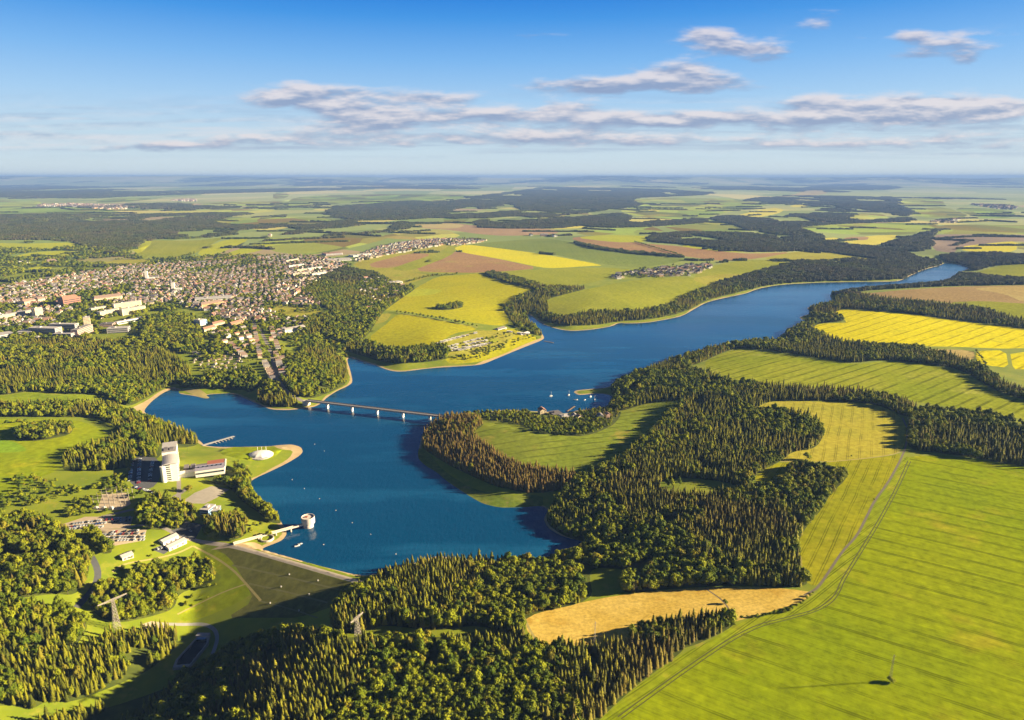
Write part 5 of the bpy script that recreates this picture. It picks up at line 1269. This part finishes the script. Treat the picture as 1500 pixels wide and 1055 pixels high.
def side_word(h):
    x = float(to_px(h[0],h[1],h[2])[0])
    return x
for h in near:
    pr = house_proto(h[5],h[6]); o = copy_tree(pr) if (h[5],h[6]) in used_h else pr; used_h.add((h[5],h[6]))
    o.location = (h[0],h[1],h[2]); o.rotation_euler = (0,0,h[3]); o.scale = h[4]
    kind = 'garden hut' if 'allotment' in h[7] else 'house'
    sz = 'small' if h[4][0] < .8 else 'large' if h[4][0]*h[4][1] > 1.75 else 'wide' if h[4][1] > 1.2 else ''
    lb = ('%s %s %s with %s roof %s' % (sz, WN[h[5]], kind, RN[h[6]], h[7])).strip()
    tag(o, lb, kind, 'houses '+h[7])
rest = [h for h in hs2 if id(h) not in ids]
def house_mesh(wm, rm):
    V = list(HW.V); Fc = list(HW.F); mi = [0]*len(Fc)
    for mb, k in ((HR,1),(HC,1),*[(q,2) for q in HWI]):
        b = len(V); V += mb.V; Fc += [tuple(i+b for i in f) for f in mb.F]; mi += [k]*len(mb.F)
    return make_mesh('house', (V,Fc), [wm,rm,'glass'], mi)
combo = [(w_,r_) for w_ in WALLS for r_ in ROOFS]
K_H = kinds('house kinds', [house_mesh(*c) for c in combo])
if rest: scatter_obj('town_houses', K_H, [(h[0],h[1],h[2]) for h in rest], [h[3] for h in rest], [h[4] for h in rest], [combo.index((h[5],h[6])) for h in rest])
for k, e in HP.items():
    if k not in used_h:
        for c in KIDS[e.name]:
            for d in KIDS.get(c.name,()): bpy.data.objects.remove(d)
            bpy.data.objects.remove(c)
        bpy.data.objects.remove(e)
# trees give way to buildings
HX = np.array([(h[0],h[1],7*max(h[4][0],h[4][1])) for h in hs2])
cellh = {}
for x,y,r in HX: cellh.setdefault((int(x//30),int(y//30)),[]).append((x,y,r))
chk = np.nonzero(keep & (np.hypot(tx,ty) < 6500) & (tw <= -1) | (keep & (tcl > 0) & (np.hypot(tx,ty) < 6500)) | (keep & (np.hypot(tx,ty) < 2700)))[0]
for i in chk:
    c = (int(tx[i]//30), int(ty[i]//30))
    for a_ in (-1,0,1):
        for b_ in (-1,0,1):
            for (x,y,r) in cellh.get((c[0]+a_,c[1]+b_),()):
                if (tx[i]-x)**2+(ty[i]-y)**2 < (r+tcl[i]*.35)**2: keep[i] = False
for P in BIG: keep &= ~inpoly(tx,ty,P)
# ------------------------------------------------------------------ plant the trees
tx, ty, tw, tb, tcl = [a[keep] for a in (tx,ty,tw,tb,tcl)]
tz = height(tx, ty) - .3
NT = len(tx)
dist = np.hypot(tx,ty)
r1 = RNG.random(NT); r2 = RNG.random(NT)
big = 1+.3*(RNG.random(NT) > .9); hgt = np.where(tb, 8.5+5*r1, 9.5+5.*r1)*big
wid = np.where(tb, hgt*RNG.uniform(.62,.98,NT), hgt*RNG.uniform(.75,1.2,NT))
names = np.array([w[0] for w in WPOLY], object)
loose = tw < 0
hgt = np.where(loose, -tw*(.6+.8*r1), hgt); wid = np.where(loose, hgt*RNG.uniform(1.0,1.5,NT), wid)
pl = np.isin(tw, [i for i,n in enumerate(names) if n == 'spruce plantation']); hgt = np.where(pl, hgt*1., hgt); wid = np.where(pl, wid*.85, wid)
vt = np.isin(tw, [i for i,n in enumerate(names) if n == 'village trees']); hgt = np.where(vt, hgt*.62, hgt); wid = np.where(vt, wid*.7, wid)
mid = (tcl == 0) & (dist > 1700) & ~loose; wid = np.where(mid, wid*1.35, wid)
tint = np.clip((fbm(tx/120, ty/120, 61)-.45)*1.6, 0, 1)*.7
hd_ = np.isin(tw, [i for i,n in enumerate(names) if n == 'headland spruce wood']); tint = np.where(hd_, .55+.4*r2, tint)
tint = np.where(tb, np.where(r2 > .94, .5, tint*.3), tint + np.where(r2 > .9, .3, 0))
tint = np.clip(tint, 0, 1)
PX, PY, PD = to_px(tx, ty, tz+hgt*.6)
vis = (PX > 0) & (PX < 1500) & (PY > 0) & (PY < 1048) & (tcl == 0)
LOCS = [(60,1000,'at the lower left corner of the photo'),(200,1040,'along the bottom edge at left'),(330,1030,'along the bottom edge below the stilling basin'),(420,990,'in the bottom wood right of the stilling basin'),
 (470,1040,'along the bottom edge left of centre'),(560,990,'in the bottom wood below the pylon clearing'),(640,1040,'along the bottom edge at centre'),(720,980,'in the bottom wood below the straw field'),
 (800,1040,'along the bottom edge right of centre'),(880,985,'in the bottom wood beside the green field'),(600,890,'in the wood behind the pylon clearing'),(700,880,'in the wood left of the straw field'),(1000,925,'in the copse in the corner of the straw field'),
 (150,960,'in the spruce plantation beside the stilling basin'),(60,920,'in the southwest wood'),(230,870,'in the oak grove below the sheds'),(60,820,'in the west wood'),(330,960,'beside the stilling basin'),(1300,1000,'at the foot of the mast in the green field'),(860,850,'behind the straw field')]
LA = np.array([(a,b) for a,b,_ in LOCS], float)
taken_t = np.zeros(NT, bool)
def small(h): return 'young' if h < 9 else 'short' if h < 18 else 'tall'
def single(sel, name, crowns, cat, tall_words, glow):
    idx = np.nonzero(sel)[0]; size = hgt[idx]/PD[idx]; idx = idx[np.argsort(-size)][:300]; first = {}
    for i in idx:
        k = int(RNG.integers(NV))
        if k in first: e = copy_tree(first[k])
        else:
            e = empty(name,(0,0,0)); link(bpy.data.objects.new('trunk', TRK), e); link(bpy.data.objects.new('crown', crowns[k]), e); reg(e); first[k] = e
        e.location = (tx[i],ty[i],tz[i]); e.rotation_euler = (0,0,float(r2[i]*40)); e.scale = (wid[i],wid[i],hgt[i])
        for c in e.children if len(e.children) else []:
            if c.name.startswith('crown'): c['tint'] = float(tint[i])
        j = int(np.argmin((LA[:,0]-PX[i])**2+((LA[:,1]-PY[i])*1.3)**2))
        tone = glow if tint[i] > .35 else tall_words
        tag(e, '%s %s %s %s' % (tall_word(hgt[i], cat), tone, cat, LOCS[j][2]), cat, '%s trees %s' % (cat, LOCS[j][2]))
    taken_t[idx] = True
def tall_word(h, cat): return ('slim' if h < 17 else 'medium' if h < 22 else 'tall') if cat == 'spruce' else ('low' if h < 9 else 'medium' if h < 18 else 'tall')
single(vis & ~tb, 'spruce_tree', SPR, 'spruce', 'dark green', 'brownish gold')
single(vis & tb & ~loose, 'broadleaf_tree', BRO, 'broadleaf tree', 'leafy green', 'yellowish')
# two that stand alone
def lone(px, py, h, label, nm='broadleaf_tree', w=1.2):
    p = up1(px,py); e = empty(nm,p-np.array([0,0,.2]),1.); e.scale = (h*w,h*w,h); tag(e,label,'tree'); link(bpy.data.objects.new('trunk',TRK),e); link(bpy.data.objects.new('crown',BRO[1]),e)
lone(1305,999,5,'small round bush at the foot of the slender mast in the green field','bush',1.5)
lone(1062,884,4.5,'tiny lone bush in the middle of the straw coloured field','bush',1.3)
lone(1182,673,11,'single round tree at the near edge of the pale wheat field')
lone(984,715,15,'thin pale tree standing in the forest clearing, right of its pair','broadleaf_tree',.5); lone(977,714,14,'thin pale tree standing in the forest clearing, left of its pair','broadleaf_tree',.5); lone(995,712,14,'thin pale tree standing right of the pair in the forest clearing','broadleaf_tree',.45)
lone(1280,733,3,'tiny bush on the bend of the farm track','bush',.8); lone(1247,669,3,'tiny bush on the edge path of the pale wheat field','bush',1.)
m = ~taken_t
def mass(name, sel, coll, nk, sx):
    i = np.nonzero(sel)[0]
    if len(i): scatter_obj(name, coll, np.column_stack([tx,ty,tz])[i], r1[i]*6.283, np.column_stack(sx)[i], RNG.integers(0,nk,len(i)), tint[i])
mass('spruce_forest', m & ~tb & (tcl == 0), K_SPR, NV, (wid,wid,hgt)); mass('broadleaf_forest', m & tb & (tcl == 0) & ~loose, K_BRO, NV, (wid,wid,hgt))
mass('scrub', m & tb & (tcl == 0) & loose, K_BRO, NV, (wid,wid,hgt))
fw = tcl*1.08; fh = hgt*np.where(dist > 9000, 1.1, .95)
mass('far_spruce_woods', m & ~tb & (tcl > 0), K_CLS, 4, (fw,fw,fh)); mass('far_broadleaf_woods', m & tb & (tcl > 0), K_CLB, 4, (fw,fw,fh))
print('TREES', NT, 'HOUSES', len(hs2))
# ------------------------------------------------------------------ sun, sky with clouds, air
SUN_EL, SUN_AZ = R(16.0), R(4.0)          # azimuth from +X towards +Y; the sun stands to the right
sd = Vector((math.cos(SUN_EL)*math.cos(SUN_AZ), math.cos(SUN_EL)*math.sin(SUN_AZ), math.sin(SUN_EL)))
sl = bpy.data.lights.new('sun', 'SUN'); sl.energy = 5.0; sl.angle = R(.5); sl.color = (1,.84,.55)
so = link(bpy.data.objects.new('sun', sl)); so.rotation_euler = sd.to_track_quat('Z','Y').to_euler(); so.location = (0,0,2000)
W = bpy.data.worlds.new('World'); SC.world = W; W.use_nodes = True
nt = W.node_tree; nb = NB(W); bg = nt.nodes['Background']
sky = nb.new('ShaderNodeTexSky', sky_type='NISHITA', sun_disc=False); sky.sun_elevation = SUN_EL; sky.sun_rotation = math.pi/2 - SUN_AZ
EXPO = 2.05
tc = nb.new('ShaderNodeTexCoord').outputs['Generated']
sp = nb.new('ShaderNodeSeparateXYZ'); nb.put(sp.inputs[0], tc)
x, y, z = sp.outputs
yy = nb.math('MAXIMUM', y, .05)
u = nb.math('DIVIDE', x, yy); v = nb.math('DIVIDE', z, yy)
# colour of the clear sky by height above the horizon
cr = nb.new('ShaderNodeValToRGB'); nb.put(cr.inputs[0], nb.math('MULTIPLY', z, 2.0, clamp=True))
def lin(c): return [((k/255+.055)/1.055)**2.4 if k > 10 else k/255/12.92 for k in c]
SKY = [(0,(218,231,234)),(.05,(205,226,238)),(.105,(194,220,238)),(.2,(164,206,243)),(.30,(120,182,241)),(.40,(58,149,231)),(.45,(28,130,223)),(.6,(6,72,155)),(1,(3,34,86))]
el = cr.color_ramp.elements
for i, (p, c) in enumerate(SKY):
    k = el[i] if i < 2 else el.new(p)
    k.position = p; k.color = (*[q/2**EXPO for q in lin(c)], 1)
col = nb.mix(.06, cr.outputs[0], nb.mix(1., sky.outputs[0], (.05,.05,.05), 'MULTIPLY'))
CL = [(455,136,72,9,1.1),(415,146,45,7,.9),(625,143,65,8,1),(490,157,60,7,1),(590,172,90,10,1),(520,176,60,8,.9),(700,168,60,8,.5),
 (480,196,150,8,.85),(330,208,120,7,.6),(640,200,160,9,.9),(820,203,140,9,.8),(60,218,120,6,.35),(230,212,90,6,.5),
 (985,103,62,11,1.2),(900,120,75,9,1.1),(1055,118,55,8,1),(940,125,120,8,1),(800,160,40,6,.6),(850,155,50,8,.8),(880,178,130,9,1),(1010,175,120,9,.8),(760,172,50,7,.7),
 (1042,62,42,11,1.1),(1128,72,42,10,1.05),(1085,72,40,8,.7),(1035,45,25,7,.6),(1392,66,78,11,1.25),(1335,50,32,8,.7),(1418,89,16,5,.7),
 (1310,152,130,10,1.1),(1440,156,110,10,1.1),(1195,152,55,7,1),(1190,172,150,9,.9),(1380,180,190,12,.95),(1070,208,150,7,.7),(1230,208,190,8,.85),(1430,208,160,9,.85),
 (1215,19,36,6,.5),(1195,31,18,7,.4),(768,49,42,4,.55),(1120,20,24,4,.3),(1245,60,14,5,.25),(690,212,150,6,.6),(1010,225,420,5,.3)]
G = bpy.data.node_groups.new('cloud_blob','ShaderNodeTree')
for n_ in ('u','v','u0','v0','iu','iv','a','D','S'): G.interface.new_socket(n_, in_out='INPUT', socket_type='NodeSocketFloat')
for n_ in ('D','S'): G.interface.new_socket(n_, in_out='OUTPUT', socket_type='NodeSocketFloat')
class _g: pass
gm = _g(); gm.node_tree = G; gb = NB(gm); gi = gb.new('NodeGroupInput').outputs; go = gb.new('NodeGroupOutput').inputs
du = gb.math('MULTIPLY', gb.math('SUBTRACT', gi[0], gi[2]), gi[4]); dv = gb.math('MULTIPLY', gb.math('SUBTRACT', gi[1], gi[3]), gi[5])
e_ = gb.math('MULTIPLY', gb.math('EXPONENT', gb.math('MULTIPLY', gb.math('ADD', gb.math('MULTIPLY', du, du), gb.math('MULTIPLY', dv, dv)), -1.)), gi[6])
gb.put(go[0], gb.math('ADD', gi[7], e_)); gb.put(go[1], gb.math('ADD', gi[8], gb.math('MULTIPLY', e_, dv)))
wn = nb.noise(nb.comb(nb.math('MULTIPLY', u, 9.), nb.math('MULTIPLY', v, 30.), 3.1), 1, 4, .6, out=1)
ws = nb.new('ShaderNodeSeparateXYZ'); nb.put(ws.inputs[0], wn)
uw = nb.math('ADD', u, nb.math('MULTIPLY', nb.math('SUBTRACT', ws.outputs[0], .5), .08))
vw = nb.math('ADD', v, nb.math('MULTIPLY', nb.math('SUBTRACT', ws.outputs[1], .5), .020))
D_, S_ = 0., 0.
for (px, py, rx, ry, a_) in CL:
    a_ = a_*(.62 if (rx >= 150 and py >= 190) else 1.3)
    rx_, ry_, rz_ = ray(px, py); k = nb.new('ShaderNodeGroup'); k.node_tree = G
    for i, vv in enumerate((uw, vw, float(rx_/ry_), float(rz_/ry_), 1000./rx*.93, 1000./ry*.76, a_, D_, S_)): nb.put(k.inputs[i], vv)
    D_, S_ = k.outputs[0], k.outputs[1]
cn = nb.noise(nb.comb(nb.math('MULTIPLY', u, 19.), nb.math('MULTIPLY', v, 80.), 1.7), 1, 6, .55)
cn2 = nb.noise(nb.comb(nb.math('MULTIPLY', u, 19.), nb.math('ADD', nb.math('MULTIPLY', v, 80.), .6), 1.7), 1, 6, .55)
gap = nb.noise(nb.comb(nb.math('MULTIPLY', u, 4.5), nb.math('MULTIPLY', v, 34.), 8.3), 1, 3, .5)
dens = nb.math('ADD', nb.math('SUBTRACT', D_, nb.math('MULTIPLY', nb.math('SUBTRACT', 1., nb.ramp(gap, .38, .58)), .55)), nb.math('MULTIPLY', nb.math('SUBTRACT', cn, .53), 2.3))
fac = nb.math('MULTIPLY', nb.ramp(dens, .02, 1.3), nb.math('MINIMUM', nb.math('MULTIPLY', D_, 2.2), 1.))
sh = nb.math('ADD', nb.math('DIVIDE', S_, nb.math('ADD', D_, .15)), nb.math('MULTIPLY', nb.math('SUBTRACT', cn, cn2), 2.6))
sh = nb.ramp(sh, -.55, .65)
ex = 2**EXPO
cc = nb.mix(sh, tuple(q/ex for q in lin((143,157,190))), tuple(q/ex for q in lin((236,226,226))))  # grey undersides and pale tops: cloud shading put into the sky colour
fwd = nb.ramp(y, .1, .3)
fac = nb.math('MULTIPLY', fac, .80)
veil = nb.noise(nb.comb(nb.math('MULTIPLY', u, 3.2), nb.math('MULTIPLY', v, 85.), 5.), 1, 6, .6)
vb = nb.math('MULTIPLY', nb.ramp(v, .018, .04), nb.math('SUBTRACT', 1., nb.ramp(v, .07, .125)))
fac = nb.math('MAXIMUM', fac, nb.math('MULTIPLY', nb.math('MULTIPLY', nb.ramp(veil, .36, .72), vb), .5))
fac = nb.math('MULTIPLY', fac, fwd)
nb.put(bg.inputs['Color'], col)
bg2 = nb.new('ShaderNodeBackground'); nb.put(bg2.inputs['Color'], nb.mix(fac, col, cc))
band = nb.math('MULTIPLY', nb.math('MULTIPLY', nb.math('GREATER_THAN', z, -.01), nb.math('LESS_THAN', z, .27)), nb.math('GREATER_THAN', y, .12))
ms = nb.new('ShaderNodeMixShader'); nb.put(ms.inputs[0], band); nb.l.new(bg.outputs[0], ms.inputs[1]); nb.l.new(bg2.outputs[0], ms.inputs[2])
nb.l.new(ms.outputs[0], nt.nodes['World Output'].inputs[0])
# the air
HZ = bpy.data.materials.new('air'); HZ.use_nodes = True
ht = HZ.node_tree; ht.nodes.clear(); ou = ht.nodes.new('ShaderNodeOutputMaterial'); pv = ht.nodes.new('ShaderNodeVolumePrincipled')
pv.inputs['Color'].default_value = (.165,.285,.60,1); pv.inputs['Density'].default_value = 4.6e-5; pv.inputs['Anisotropy'].default_value = 0.0
ht.links.new(pv.outputs[0], ou.inputs['Volume'])
MATS['air'] = HZ
zb = float(V3[:,2].min())-3; zt = max(406., float(V3[:,2].max())+8)
hx = 60000
vs = [(a*hx, b, c) for a in (-1,1) for b in (-4000, 48000) for c in (zb, zt)]
hz = mesh_obj('haze', vs, [(0,1,3,2),(4,6,7,5),(0,4,5,1),(2,3,7,6),(0,2,6,4),(1,5,7,3)], 'air'); hz['kind'] = 'stuff'
SC.view_settings.view_transform = 'Standard'; SC.view_settings.look = 'None'; SC.view_settings.exposure = EXPO; SC.view_settings.gamma = 1
SC.render.engine = 'CYCLES'
SC.cycles.max_bounces = 4; SC.cycles.diffuse_bounces = 2; SC.cycles.glossy_bounces = 2; SC.cycles.transmission_bounces = 2; SC.cycles.volume_bounces = 0
SC.cycles.transparent_max_bounces = 4
SC.cycles.use_denoising = True
